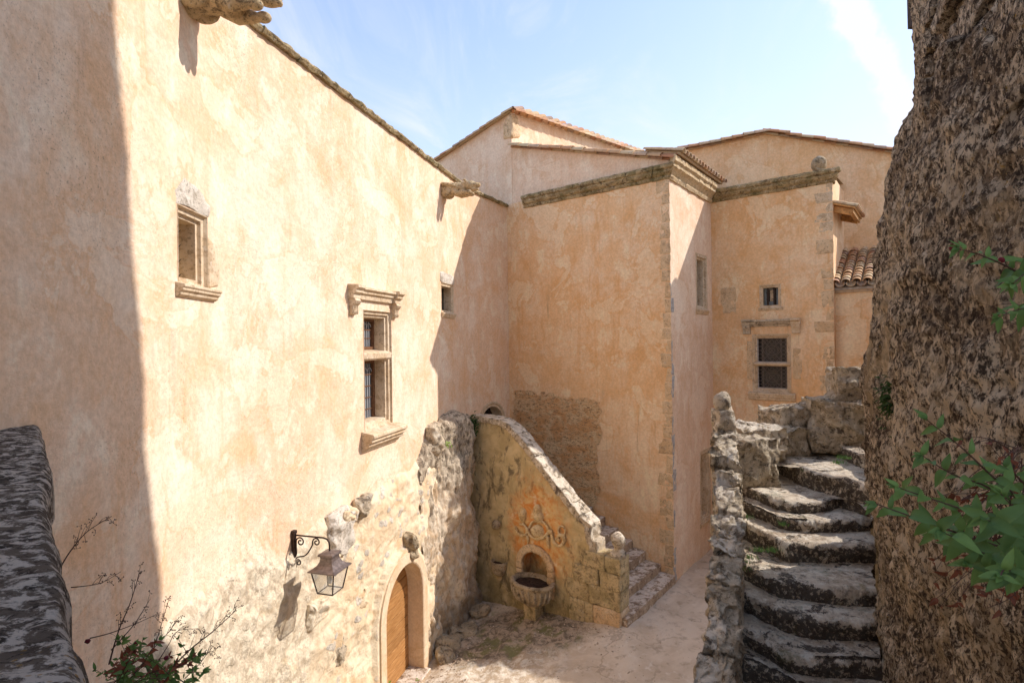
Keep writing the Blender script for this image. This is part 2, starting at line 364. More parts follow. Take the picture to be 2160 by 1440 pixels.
def ground_mat():
    m, n, b = new_mat('courtyard_stone_ground')
    p = n.pos(); x, y, z = n.sep(p)
    col = n.mix(n.step(n.noise(p, 1.2, 8, .62, .8), .38, .62), (.58, .46, .33), (.70, .58, .44))
    col = n.mix(n.math('MULTIPLY', n.step(n.noise(p, 4.5, 9, .7), .52, .66), .55), col, (.32, .235, .155))
    pale = n.step(n.noise(n.vmath('ADD', p, (6, 2, 0)), 5, 8, .7, .5), .55, .68)
    col = n.mix(n.math('MULTIPLY', pale, .6), col, (.78, .70, .58))
    cv = n.voro(n.vmath('ADD', p, n.vmath('MULTIPLY', n.comb(n.noise(p, 2.5, 5), n.noise(n.vmath('ADD', p, (5, 5, 5)), 2.5, 5), 0.0), (.9, .9, 0))), .75, 'DISTANCE_TO_EDGE')
    ck = n.math('MULTIPLY', n.step(cv, .022, .006), n.step(n.noise(n.vmath('ADD', p, (9, 1, 1)), 1.3, 4), .42, .56))
    col = n.mix(n.math('MULTIPLY', ck, .4), col, (.26, .19, .13))
    # dark damp bedrock with moss before the fountain
    q = n.vmath('MULTIPLY', n.vmath('SUBTRACT', p, (-.05, 10.35, -5.6)), (.62, .92, 0))
    dd = n.math('ADD', n.vmath('LENGTH', q), n.math('MULTIPLY', n.math('SUBTRACT', n.noise(p, 2.2, 7, .7), .5), .9))
    damp = n.step(dd, 1.08, .78)
    dc = n.mix(n.step(n.noise(p, 7, 9, .72, .5), .42, .60), (.44, .34, .24), (.12, .09, .06))
    dc = n.mix(n.step(n.noise(n.vmath('ADD', p, (1, 5, 0)), 1.8, 7, .7), .50, .62), dc, (.155, .15, .05))
    col = n.mix(n.math('MULTIPLY', damp, .92), col, dc)
    lf = n.math('MULTIPLY', n.step(x, 1.2, -.1), n.step(n.math('ADD', y, n.math('MULTIPLY', n.noise(p, 3, 7, .7), .8)), 10.25, 9.9))  # sunlit patch of the court painted in as paler ground colour
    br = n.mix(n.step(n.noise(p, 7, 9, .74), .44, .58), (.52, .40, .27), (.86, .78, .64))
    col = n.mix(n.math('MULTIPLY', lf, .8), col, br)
    n.put(b.inputs['Base Color'], col)
    bp = n.bump(n.noise(p, 5, 9, .7), .6, .05)
    bp = n.bump(n.noise(p, 26, 8, .7), .6, .015, bp)
    n.put(b.inputs['Normal'], bp)
    return m


def door_mat():
    m, n, b = new_mat('oak_door_planks')
    p = n.pos(); g = n.vmath('MULTIPLY', p, (2, 2, 26))
    r = n.node('ShaderNodeObjectInfo').outputs['Random']
    col = n.mix(n.step(n.noise(g, 2.2, 7, .65, .4), .35, .66), (.30, .135, .04), (.46, .235, .085))
    col = n.mix(1.0, col, n.mix(r, (.85, .85, .85), (1.12, 1.12, 1.12)), 'MULTIPLY')
    n.put(b.inputs['Base Color'], col); b.inputs['Roughness'].default_value = .6
    n.put(b.inputs['Normal'], n.bump(n.noise(g, 5, 7, .65), .3, .004))
    return m


def glass_mat(name, tint, trans, rough=.08):
    m, n, b = new_mat(name)
    nt = m.node_tree
    b.inputs['Base Color'].default_value = (*tint, 1); b.inputs['Roughness'].default_value = rough
    b.inputs['Specular IOR Level'].default_value = .5
    if trans:
        t = n.node('ShaderNodeBsdfTransparent'); mx = n.node('ShaderNodeMixShader')
        n.put(mx.inputs[0], trans); n.put(mx.inputs[1], b.outputs[0]); n.put(mx.inputs[2], t.outputs[0])
        n.put(nt.nodes['Material Output'].inputs[0], mx.outputs[0])
    return m


def leaf_mat(name, c1, c2, perobj=.3):
    m, n, b = new_mat(name)
    p = n.pos(); r = n.node('ShaderNodeObjectInfo').outputs['Random']
    col = n.mix(n.noise(p, 30, 5), c1, c2)
    col = n.mix(1.0, col, n.mix(r, (1 - perobj, 1 - perobj * .8, 1 - perobj), (1 + perobj, 1 + perobj, 1 + perobj * .6)), 'MULTIPLY')
    n.put(b.inputs['Base Color'], col); b.inputs['Roughness'].default_value = .5
    tr = n.node('ShaderNodeBsdfTranslucent'); n.put(tr.inputs[0], col)
    mx = n.node('ShaderNodeMixShader'); mx.inputs[0].default_value = .28
    n.put(mx.inputs[1], b.outputs[0]); n.put(mx.inputs[2], tr.outputs[0]); n.put(m.node_tree.nodes['Material Output'].inputs[0], mx.outputs[0])
    return m


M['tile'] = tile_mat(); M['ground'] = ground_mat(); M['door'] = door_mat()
M['pane'] = glass_mat('window_glass', (.09, .10, .11), 0, .12)
M['darkpane'] = glass_mat('dark_window_glass', (.02, .018, .016), 0, .25)
M['lampglass'] = glass_mat('lamp_glass', (.60, .60, .54), .72, .15)
M['leaf'] = leaf_mat('green_leaf', (.085, .16, .05), (.17, .28, .08))
M['sprig'] = leaf_mat('bright_green_leaf', (.22, .38, .05), (.32, .48, .08))
M['fern'] = leaf_mat('dark_green_leaf', (.035, .075, .015), (.07, .12, .03))
M['deadleaf'] = leaf_mat('russet_dead_leaf', (.16, .045, .025), (.26, .09, .05))
M['twig'] = simple('brown_twig', (.10, .055, .04), .8, 0, .3, 40, 0)
M['bud'] = simple('dark_red_flower_bud', (.14, .012, .02), .7, 0, .3, 60, 0)
M['shutter'] = simple('grey_blue_window_paint', (.20, .22, .22), .6, 0, .15, 20, .1)
M['lead'] = simple('leaded_white_came', (.55, .56, .58), .5, .2, .1, 20, 0)
M['earth'] = rock('dry_earth', (.30, .23, .15), (.38, .30, .20), (.18, .14, .09), (.4, .35, .28), .1, 0, .1, 83, .6)
M['ochreplaster'] = simple('ochre_plaster', (.62, .47, .22), .9, 0, .15, 6, .2)


# ------------------------------------------------------------------ mesh helpers
class B:
    def __init__(s): s.v = []; s.f = []
    def add(s, vs, fs):
        o = len(s.v); s.v += [Vector(x) for x in vs]; s.f += [tuple(i + o for i in f) for f in fs]
    def quad(s, a, b, c, d): s.add((a, b, c, d), ((0, 1, 2, 3),))
    def poly(s, pts): s.add(pts, (tuple(range(len(pts))),))
    def grid(s, nu, nv, fn, flip=False, closeu=False):
        o = len(s.v)
        for j in range(nv + 1):
            for i in range(nu + (0 if closeu else 1)): s.v.append(Vector(fn(i / nu, j / nv)))
        w_ = nu if closeu else nu + 1
        for j in range(nv):
            for i in range(nu):
                i2 = (i + 1) % w_ if closeu else i + 1
                q = (o + j * w_ + i, o + j * w_ + i2, o + (j + 1) * w_ + i2, o + (j + 1) * w_ + i)
                s.f.append(q[::-1] if flip else q)
    def box(s, c, dx, dy, dz, X=Vector((1, 0, 0)), Y=Vector((0, 1, 0)), Z=Vector((0, 0, 1))):
        c = Vector(c); X = Vector(X); Y = Vector(Y); Z = Vector(Z)
        p = [c + X * (a * dx / 2) + Y * (b_ * dy / 2) + Z * (e * dz / 2) for e in (-1, 1) for b_ in (-1, 1) for a in (-1, 1)]
        s.add(p, ((0, 2, 3, 1), (4, 5, 7, 6), (0, 1, 5, 4), (2, 6, 7, 3), (0, 4, 6, 2), (1, 3, 7, 5)))
    def tube(s, pts, r, n=6, cap=True):
        pts = [Vector(p) for p in pts]; m = len(pts)
        rs = r if isinstance(r, (list, tuple)) else [r] * m
        t0 = (pts[1] - pts[0]).normalized(); up = Vector((0, 0, 1)) if abs(t0.z) < .9 else Vector((1, 0, 0))
        a = t0.cross(up).normalized(); o = len(s.v)
        for i in range(m):
            t = (pts[min(i + 1, m - 1)] - pts[max(i - 1, 0)]).normalized()
            a = (a - t * a.dot(t)).normalized(); b_ = t.cross(a)
            for k in range(n):
                g = 2 * math.pi * k / n; s.v.append(pts[i] + (a * math.cos(g) + b_ * math.sin(g)) * rs[i])
        for i in range(m - 1):
            for k in range(n):
                k2 = (k + 1) % n; s.f.append((o + i * n + k, o + i * n + k2, o + (i + 1) * n + k2, o + (i + 1) * n + k))
        if cap:
            s.f.append(tuple(o + k for k in range(n))[::-1]); s.f.append(tuple(o + (m - 1) * n + k for k in range(n)))
    def lathe(s, c, prof, n=16, X=Vector((1, 0, 0)), Y=Vector((0, 1, 0)), Z=Vector((0, 0, 1)), phase=0.0, a0=0.0, a1=2 * math.pi):
        c = Vector(c); o = len(s.v); full = abs(a1 - a0 - 2 * math.pi) < 1e-6; k_ = n if full else n + 1
        for r, z in prof:
            for k in range(k_):
                g = phase + a0 + (a1 - a0) * k / n; s.v.append(c + (X * math.cos(g) + Y * math.sin(g)) * r + Z * z)
        for i in range(len(prof) - 1):
            for k in range(n):
                k2 = (k + 1) % k_; s.f.append((o + i * k_ + k, o + i * k_ + k2, o + (i + 1) * k_ + k2, o + (i + 1) * k_ + k))
        if full:
            if prof[0][0] > 1e-4: s.f.append(tuple(o + k for k in range(n))[::-1])
            if prof[-1][0] > 1e-4: s.f.append(tuple(o + (len(prof) - 1) * n + k for k in range(n)))
    def ell(s, c, rx, ry, rz, X=Vector((1, 0, 0)), Y=Vector((0, 1, 0)), Z=Vector((0, 0, 1)), n=12):
        c = Vector(c); o = len(s.v); m = max(4, n // 2)
        for j in range(1, m):
            ph = math.pi * j / m
            for i in range(n):
                g = 2 * math.pi * i / n
                s.v.append(c + X * (rx * math.sin(ph) * math.cos(g)) + Y * (ry * math.sin(ph) * math.sin(g)) + Z * (rz * math.cos(ph)))
        s.v.append(c + Z * rz); s.v.append(c - Z * rz); T, Bo = len(s.v) - 2, len(s.v) - 1
        for j in range(m - 2):
            for i in range(n):
                i2 = (i + 1) % n; s.f.append((o + j * n + i, o + (j + 1) * n + i, o + (j + 1) * n + i2, o + j * n + i2))
        for i in range(n):
            i2 = (i + 1) % n; s.f.append((T, o + i, o + i2)); s.f.append((Bo, o + (m - 2) * n + i2, o + (m - 2) * n + i))


WL = {}


def wloc(o): return WL.get(o.name, Vector((0, 0, 0))) if o else Vector((0, 0, 0))


def mesh_of(name, b, mat, smooth=False, off=None):
    me = bpy.data.meshes.new(name)
    vv = b.v if off is None else [x - off for x in b.v]
    me.from_pydata([tuple(x) for x in vv], [], b.f); me.update()
    if mat: me.materials.append(mat)
    if smooth: me.polygons.foreach_set('use_smooth', [True] * len(me.polygons))
    return me


def obj(name, b, mat, parent=None, smooth=False, remesh=None, bevel=None, kind=None, label=None, fixn=True):
    lo = Vector((min(v.x for v in b.v), min(v.y for v in b.v), min(v.z for v in b.v)))
    hi = Vector((max(v.x for v in b.v), max(v.y for v in b.v), max(v.z for v in b.v)))
    org = Vector(((lo.x + hi.x) / 2, (lo.y + hi.y) / 2, lo.z))
    me = mesh_of(name, b, mat, smooth, org)
    if fixn:
        bm = bmesh.new(); bm.from_mesh(me); bmesh.ops.remove_doubles(bm, verts=bm.verts, dist=1e-5)
        bmesh.ops.recalc_face_normals(bm, faces=bm.faces); bm.to_mesh(me); bm.free()
    o = bpy.data.objects.new(name, me); C.objects.link(o)
    o.location = org - wloc(parent); WL[o.name] = org
    if parent: o.parent = parent
    if remesh:
        r = o.modifiers.new('remesh', 'REMESH'); r.mode = 'VOXEL'; r.voxel_size = remesh; r.use_smooth_shade = True
    if bevel:
        q = o.modifiers.new('bevel', 'BEVEL'); q.width = bevel; q.segments = 2; q.limit_method = 'ANGLE'
    if kind: o['kind'] = kind
    if label: o['label'] = label
    return o


def inst(me, name, mw, parent):
    o = bpy.data.objects.new(name, me); C.objects.link(o)
    WL[o.name] = mw.to_translation()
    o.matrix_local = Matrix.Translation(-wloc(parent)) @ mw
    if parent: o.parent = parent
    return o


def root(name, loc, label, cat, group=None):
    o = bpy.data.objects.new(name, None); C.objects.link(o); o.location = loc; WL[o.name] = Vector(loc)
    o.empty_display_size = .3
    o['label'] = label; o['category'] = cat
    if group: o['group'] = group
    return o


def tag(o, label, cat, group=None):
    o['label'] = label; o['category'] = cat
    if group: o['group'] = group
    return o


def fbm(p, s, o=4, seed=0.0):
    return mn.fractal(Vector((p[0] * s + seed, p[1] * s + seed * 1.3, p[2] * s - seed)), .9, 2.1, o)


def disp(b, amp, scale, seed=0.0, octs=4, i0=0, dirv=None):
    for i in range(i0, len(b.v)):
        p = b.v[i]
        if dirv is not None: b.v[i] = p + dirv * (amp * fbm(p, scale, octs, seed))
        else:
            b.v[i] = p + Vector((fbm(p, scale, octs, seed), fbm(p, scale, octs, seed + 17), fbm(p, scale, octs, seed + 39))) * amp


def lump(b, c, dx, dy, dz, X=Vector((1, 0, 0)), Y=Vector((0, 1, 0)), Z=Vector((0, 0, 1)), n=5, rnd=.35, amp=.05, scale=3.0, seed=0.0):
    """weathered stone block: subdivided box, partly rounded, noise displaced"""
    c = Vector(c); i0 = len(b.v); t = B()
    for ax in range(3):
        for sg in (-1, 1):
            def fn(u, v, ax=ax, sg=sg):
                q = [0, 0, 0]; q[ax] = sg; q[(ax + 1) % 3] = 2 * u - 1; q[(ax + 2) % 3] = 2 * v - 1
                q = Vector(q); sp = q.normalized() * 1.25
                return q.lerp(sp, rnd)
            t.grid(n, n, fn, flip=(sg < 0))
    for v in t.v:
        p = c + X * (v.x * dx / 2) + Y * (v.y * dy / 2) + Z * (v.z * dz / 2)
        d_ = Vector((fbm(p, scale, 4, seed), fbm(p, scale, 4, seed + 17), fbm(p, scale, 4, seed + 39))) * amp
        b.v.append(p + d_)
    b.f += [tuple(i + i0 for i in f) for f in t.f]


class Path:
    def __init__(s, pts):
        s.p = [Vector((a, b, 0)) for a, b in pts]; s.s = [0.0]
        for i in range(1, len(s.p)): s.s.append(s.s[-1] + (s.p[i] - s.p[i - 1]).length)
        s.L = s.s[-1]
        s.nv = []
        def sn(i): d_ = (s.p[i + 1] - s.p[i]).normalized(); return Vector((d_.y, -d_.x, 0))
        for i in range(len(s.p)):
            if i == 0: s.nv.append(sn(0))
            elif i == len(s.p) - 1: s.nv.append(sn(i - 1))
            else:
                a, b_ = sn(i - 1), sn(i); m_ = (a + b_); m_ = m_ / max(.2, m_.dot(a)); s.nv.append(m_)
    def seg(s, q):
        i = 0
        while i < len(s.p) - 2 and q > s.s[i + 1]: i += 1
        return i
    def at(s, q, off=0.0, z=0.0):
        i = s.seg(q); t = (q - s.s[i]) / (s.s[i + 1] - s.s[i])
        r = s.p[i] + (s.p[i + 1] - s.p[i]) * t
        if off:
            tc = min(1, max(0, t)); r = r + (s.nv[i] * (1 - tc) + s.nv[i + 1] * tc) * off
        return Vector((r.x, r.y, z))
    def nrm(s, q):
        i = s.seg(q); d_ = (s.p[i + 1] - s.p[i]).normalized(); return Vector((d_.y, -d_.x, 0))
    def tan(s, q):
        i = s.seg(q); return (s.p[i + 1] - s.p[i]).normalized()
    def hit(s, u, v, off=0.0):
        r = ray(u, v); best = None; m = len(s.p) - 1
        for i in range(m):
            a = s.p[i] + s.nv[i] * off; e = s.p[i + 1] + s.nv[i + 1] * off; d_ = e - a
            det = -r.x * d_.y + d_.x * r.y
            if abs(det) < 1e-9: continue
            t = (-a.x * d_.y + d_.x * a.y) / det
            k = (d_.x * t * 0 + ((t * r.x - a.x) * d_.x + (t * r.y - a.y) * d_.y)) / d_.length_squared
            lo = -50 if i == 0 else -1e-3; hi = 50 if i == m - 1 else 1 + 1e-3
            if t > 0 and lo <= k <= hi and (best is None or t < best[2]):
                best = (s.s[i] + k * (s.s[i + 1] - s.s[i]), r.z * t, t)
        return best[0], best[1]


def pz(u, v, z):
    r = ray(u, v); t = z / r.z; return Vector((r.x * t, t, z))


def py(u, v, y):
    r = ray(u, v); return Vector((r.x * y, y, r.z * y))


def interp(tbl, x):
    if x <= tbl[0][0]: return tbl[0][1]
    for (a, p), (b_, q) in zip(tbl, tbl[1:]):
        if x <= b_: return p + (q - p) * (x - a) / (b_ - a)
    return tbl[-1][1]


def outline(s0, s1, z0, z1, arch=0.0, n=10):
    if not arch: return [(s0, z0), (s1, z0), (s1, z1), (s0, z1)]
    c, h = (s0 + s1) / 2, (s1 - s0) / 2
    return [(s0, z0), (s1, z0)] + [(c + h * math.cos(math.pi * k / n), z1 - arch + arch * math.sin(math.pi * k / n)) for k in range(n + 1)]


def loft(b, path, loops, cap=False):
    o = len(b.v); n = len(loops[0][0])
    for pts, off in loops:
        for s_, z in pts: b.v.append(path.at(s_, off, z))
    for j in range(len(loops) - 1):
        for i in range(n):
            i2 = (i + 1) % n; b.f.append((o + j * n + i, o + j * n + i2, o + (j + 1) * n + i2, o + (j + 1) * n + i))
    if cap: b.f.append(tuple(o + (len(loops) - 1) * n + i for i in range(n)))


def wall(b, path, s0, s1, zb, zt, holes=(), off=0.0, ds=.6):
    """holes: (s0,s1,z0,z1,arch)"""
    zb_ = zb if callable(zb) else (lambda s_: zb); zt_ = zt if callable(zt) else (lambda s_: zt)
    xs = {s0, s1}; k = s0
    while k < s1: xs.add(k); k += ds
    for q in path.s:
        if s0 < q < s1: xs.add(q)
    for h in holes:
        xs.add(h[0]); xs.add(h[1])
        if h[4]:
            c, hw = (h[0] + h[1]) / 2, (h[1] - h[0]) / 2
            for k in range(11): xs.add(c + hw * math.cos(math.pi * k / 10))
    xs = sorted(xs); cl = [xs[0]]
    for x in xs[1:]:
        if x - cl[-1] > 1e-5: cl.append(x)
    for a, e in zip(cl, cl[1:]):
        m_ = (a + e) / 2; hs = sorted([h for h in holes if h[0] - 1e-6 < m_ < h[1] + 1e-6], key=lambda h: h[2])
        def top(h, q):
            if not h[4]: return h[3]
            c, hw = (h[0] + h[1]) / 2, (h[1] - h[0]) / 2
            return h[3] - h[4] + h[4] * math.sqrt(max(0, 1 - ((q - c) / hw) ** 2))
        lo = (zb_(a), zb_(e))
        for h in hs:
            b.quad(path.at(a, off, lo[0]), path.at(e, off, lo[1]), path.at(e, off, h[2]), path.at(a, off, h[2]))
            lo = (top(h, a), top(h, e))
        b.quad(path.at(a, off, lo[0]), path.at(e, off, lo[1]), path.at(e, off, zt_(e)), path.at(a, off, zt_(a)))


def ins(r, k, kb=None, kt=None):
    kb = k if kb is None else kb; kt = k if kt is None else kt
    return (r[0] + k, r[1] - k, r[2] + kb, r[3] - kt, max(0, r[4] - k) if r[4] else 0)


def frame(path, r, steps, name, mat, parent, cap=False, smooth=False):
    b = B(); loft(b, path, [(outline(*ins(r, k)), off) for k, off in steps], cap)
    return obj(name, b, mat, parent, smooth=smooth)


def pbox(b, path, s0, s1, o0, o1, z0, z1):
    P = [path.at(s_, o, z) for z in (z0, z1) for o in (o0, o1) for s_ in (s0, s1)]
    b.add(P, ((0, 2, 3, 1), (4, 5, 7, 6), (0, 1, 5, 4), (2, 6, 7, 3), (0, 4, 6, 2), (1, 3, 7, 5)))


def molding(b, path, s0, s1, prof, ret=True):
    """prof: list of (off,z); extruded from s0 to s1 with mitre; end returns closed"""
    xs = [s0] + [q for q in path.s if s0 + 1e-4 < q < s1 - 1e-4] + [s1]
    n = len(prof); o = len(b.v)
    for q in xs:
        for of, z in prof: b.v.append(path.at(q, of, z))
    for j in range(len(xs) - 1):
        for i in range(n):
            i2 = (i + 1) % n; b.f.append((o + j * n + i, o + j * n + i2, o + (j + 1) * n + i2, o + (j + 1) * n + i))
    b.f.append(tuple(o + i for i in range(n))); b.f.append(tuple(o + (len(xs) - 1) * n + i for i in range(n))[::-1])


def dirv(a, b): return Vector((a, b, 0)).normalized()


def bend(p0, p1, p2, r, n=8):
    a = p1 + (p0 - p1).normalized() * r; c = p1 + (p2 - p1).normalized() * r
    return [a * (1 - t) ** 2 + p1 * 2 * t * (1 - t) + c * t * t for t in [i / n for i in range(n + 1)]]


# ------------------------------------------------------------------ plan
D = 14.5
def V2(p): return (p[0], p[1])
COR = Vector((ray(1073, 720).x * D, D, 0))
dA = dirv(.784, -.621); dB = dirv(.621, .784)
BEND1 = Vector((-1.053, 12.739, 0)); BEND2 = Vector((-3.035, 5.73, 0)); END = BEND2 + dirv(.07, -.998) * 10
pp = [END] + bend(END, BEND2, BEND1, .55) + bend(BEND2, BEND1, COR, .18, 4) + [COR]
LP = Path([V2(p) for p in pp])
P1 = Vector((3.472, 11.678, 0)); P2 = Vector((5.178, 13.831, 0)); P3 = Vector((7.308, 12.144, 0)); P4 = P3 + dB * 1.88
TP = Path([V2(COR), V2(P1), V2(P2), V2(P3), V2(P3 + dB * 4)])
sP1, sP2, sP3 = TP.s[1], TP.s[2], TP.s[3]
def sub(a, b_): return Path([V2(a), V2(b_)])
AP, BP, CP = sub(COR, P1), sub(P1, P2), sub(P2, P3)


def rect(path, u0, v0, u1, v1, off=0.0, arch=0.0, vb=None):
    s0, za = path.hit(u0, (v0 + v1) / 2, off); s1, zb_ = path.hit(u1, (v0 + v1) / 2, off)
    um = (u0 + u1) / 2
    z1 = path.hit(um, v0, off)[1]; z0 = path.hit(um, v1, off)[1]
    return (min(s0, s1), max(s0, s1), z0, z1, arch)


rnd = random.Random(7)

# ------------------------------------------------------------------ ground
def gz(x, y):
    t = 1.9 - x
    z = -5.30 - .19 * max(0, min(3.6, t)) * (1 if t > 0 else 0)
    z += .035 * fbm((x, y, 0), .9, 3, 5)
    r = math.hypot((x + .6) * .6, (y - 9.9) * .6)
    k = max(0, 1 - r / 1.5)
    return z + .11 * k * fbm((x, y, 2), 2.2, 5, 9) + .012 * fbm((x, y, 1), 5, 3, 3)
b = B(); b.grid(150, 170, lambda u, v: (lambda x, y: (x, y, gz(x, y)))(-4.5 + 13.5 * u, 1.5 + 15.5 * v))
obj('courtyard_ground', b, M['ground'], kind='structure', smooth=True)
b = B(); b.grid(40, 40, lambda u, v: (-400 + 800 * u, -400 + 800 * v, -6.6 - .3 * fbm((u * 40, v * 40, 0), 1, 2)))
obj('surrounding_ground', b, M['earth'], kind='structure')

# ------------------------------------------------------------------ left house
left = root('manor_house', LP.at(LP.L / 2, 0, -6.2), 'long peach stucco manor with stone windows, arched plank door and gargoyles on the left', 'house')
ROOF = 3.64
r1 = rect(LP, 375, 445, 437, 607)
r1 = (r1[0], r1[1], .545, 1.26, 0)
r2 = rect(LP, 768, 655, 826, 905); r2 = (r2[0], r2[1], -1.36, .52, 0)
r3 = rect(LP, 931, 600, 956, 661); r3 = (r3[0], r3[1], .62, 1.26, 0)
rd = rect(LP, 1013, 853, 1059, 900); rd = (rd[0], rd[1], -3.75, -1.66, .42)
rd2 = ins(rd, -.13, -0.0, -.13); rd2 = (rd2[0], rd2[1], rd[2], rd2[3], .55)
ry = rect(LP, 815, 1185, 893, 1412, .22)   # yard door at the foot of the wall
ry = (ry[0], ry[1], -5.95, -3.78, .66)
h1 = ins(r1, -.0); h2 = r2
b = B(); wall(b, LP, 0, LP.L + .02, -6.4, ROOF, [h1, h2, r3, rd2, ins(ry, -.03)])
obj('stucco_wall', b, M['left'], left)
b = B(); b.grid(30, 4, lambda u, v: LP.at(LP.L * u, -.02 - 5.0 * v, ROOF - .02 + .5 * v)); obj('roof', b, M['tile'], left)
b = B(); b.grid(30, 1, lambda u, v: LP.at(LP.L * u, -5.05, -6.4 + (ROOF + 6.8) * v)); b.quad(LP.at(0, 0, -6.4), LP.at(0, -5, -6.4), LP.at(0, -5, ROOF), LP.at(0, 0, ROOF)); obj('back_wall', b, M['left'], left)
# coping stones on the parapet
s = LP.hit(360, -120)[0] - 2.5; i = 0
while s < LP.L - .05:
    l = rnd.uniform(.45, .85); e = min(LP.L - .02, s + l)
    b = B(); i0 = 0
    n_ = 8
    pr = [(-.25, ROOF - .02), (.05, ROOF - .02), (.075, ROOF + .025), (.06, ROOF + .06), (-.25, ROOF + .07)]
    def fn(u, v, s=s, e=e):
        k = v * len(pr); a = int(k) % len(pr); q = pr[a]
        return LP.at(s + .006 + (e - s - .012) * u, q[0], q[1])
    b.grid(n_, len(pr), fn)
    b.poly([LP.at(s + .006, q[0], q[1]) for q in pr]); b.poly([LP.at(e - .006, q[0], q[1]) for q in pr])
    disp(b, .022, 7, i, 3)
    obj('coping_stone', b, M['mossystone'], left)
    s = e; i += 1


def sill(path, s0, s1, zt, h, pr_, name, mat, parent, slope=.03, seed=0):
    b = B()
    molding(b, path, s0, s1, [(-.05, zt + slope), (pr_, zt), (pr_, zt - h * .22), (pr_ * .82, zt - h * .3), (pr_ * .82, zt - h * .5), (pr_ * .55, zt - h * .62), (pr_ * .5, zt - h * .85), (pr_ * .15, zt - h), (-.05, zt - h)])
    return obj(name, b, mat, parent, bevel=.006)


def lattice(path, r, off, nx, nz, t, name, mat, parent, extra=None):
    b = B()
    for i in range(1, nx):
        q = r[0] + (r[1] - r[0]) * i / nx; pbox(b, path, q - t, q + t, off, off + .01, r[2], r[3])
    for i in range(1, nz):
        z = r[2] + (r[3] - r[2]) * i / nz; pbox(b, path, r[0], r[1], off + .001, off + .009, z - t, z + t)
    if extra: extra(b)
    return obj(name, b, mat, parent)


# small barred window near the left edge
wn_ = frame(LP, r1, [(0, -.012), (-.006, .006), (.0, .006), (.015, -.03), (.05, -.035), (.055, -.07), (.085, -.07), (.09, -.42)], 'window', M['trim'], left)
wn_['label'] = 'small barred window with pale stone surround near the left edge'
b = B(); q = ins(r1, .09); b.quad(LP.at(q[0], -.42, q[2]), LP.at(q[1], -.42, q[2]), LP.at(q[1], -.42, q[3]), LP.at(q[0], -.42, q[3]))
obj('shutter_board', b, M['ochreplaster'], wn_)
b = B(); sm = r1[0] + (r1[1] - r1[0]) * .34
zz = [r1[2] + .02 + (r1[3] - r1[2] - .04) * k / 10 for k in range(11)]
b.tube([LP.at(sm, -.10, z) for z in zz], .011, 6)
for z in zz[1::2]:
    for sg in (-1, 1): b.tube([LP.at(sm, -.10, z), LP.at(sm + .025 * sg, -.075, z + .04)], [.008, .001], 5)
obj('iron_bar', b, M['iron'], wn_)
sill(LP, r1[0] - .05, r1[1] + .12, r1[2] + .005, .11, .085, 'sill', M['trim'], wn_)
# rough stone lintel and jamb patches
def patch(path, pts, off, name, mat, parent, amp=.012, seed=0, n=14, back=-.04):
    """irregular stone plate standing slightly proud of the wall"""
    cx = sum(p[0] for p in pts) / len(pts); cz = sum(p[1] for p in pts) / len(pts); b = B(); m = len(pts) * 4
    ring = []
    for i in range(len(pts)):
        a, e = pts[i], pts[(i + 1) % len(pts)]
        for k in range(4): ring.append((a[0] + (e[0] - a[0]) * k / 4, a[1] + (e[1] - a[1]) * k / 4))
    lv = [(1.0, back), (1.0, off * .4), (.93, off), (.6, off * 1.2), (.25, off * 1.3)]
    for j, (k, of) in enumerate(lv):
        for (a, z) in ring:
            x_, z_ = cx + (a - cx) * k, cz + (z - cz) * k
            w_ = amp * fbm((x_ * 3, z_ * 3, seed), 2.2, 3, seed)
            b.v.append(path.at(x_ + w_ * (2 if k > .9 else 0), of + (w_ if j > 0 else 0), z_ + w_ * (1.5 if k > .9 else 0)))
    for j in range(len(lv) - 1):
        for i in range(m):
            i2 = (i + 1) % m; b.f.append((j * m + i, j * m + i2, (j + 1) * m + i2, (j + 1) * m + i))
    b.f.append(tuple((len(lv) - 1) * m + i for i in range(m)))
    return obj(name, b, mat, parent, smooth=True)
w1 = r1[1] - r1[0]
patch(LP, [(r1[0] - .02, r1[3] + .01), (r1[1] + .02, r1[3] + .01), (r1[1] + .05, r1[3] + .12), (r1[0] + w1 * .6, r1[3] + .27), (r1[0] + w1 * .25, r1[3] + .28), (r1[0] - .03, r1[3] + .12)], .007, 'lintel', M['palestone'], wn_, seed=1)
patch(LP, [(r1[1] + .012, r1[2] + .02), (r1[1] + .16, r1[2] + .05), (r1[1] + .20, r1[2] + .28), (r1[1] + .15, r1[2] + .48), (r1[1] + .012, r1[2] + .52)], .005, 'jamb_stone', M['trim'], wn_, seed=2)

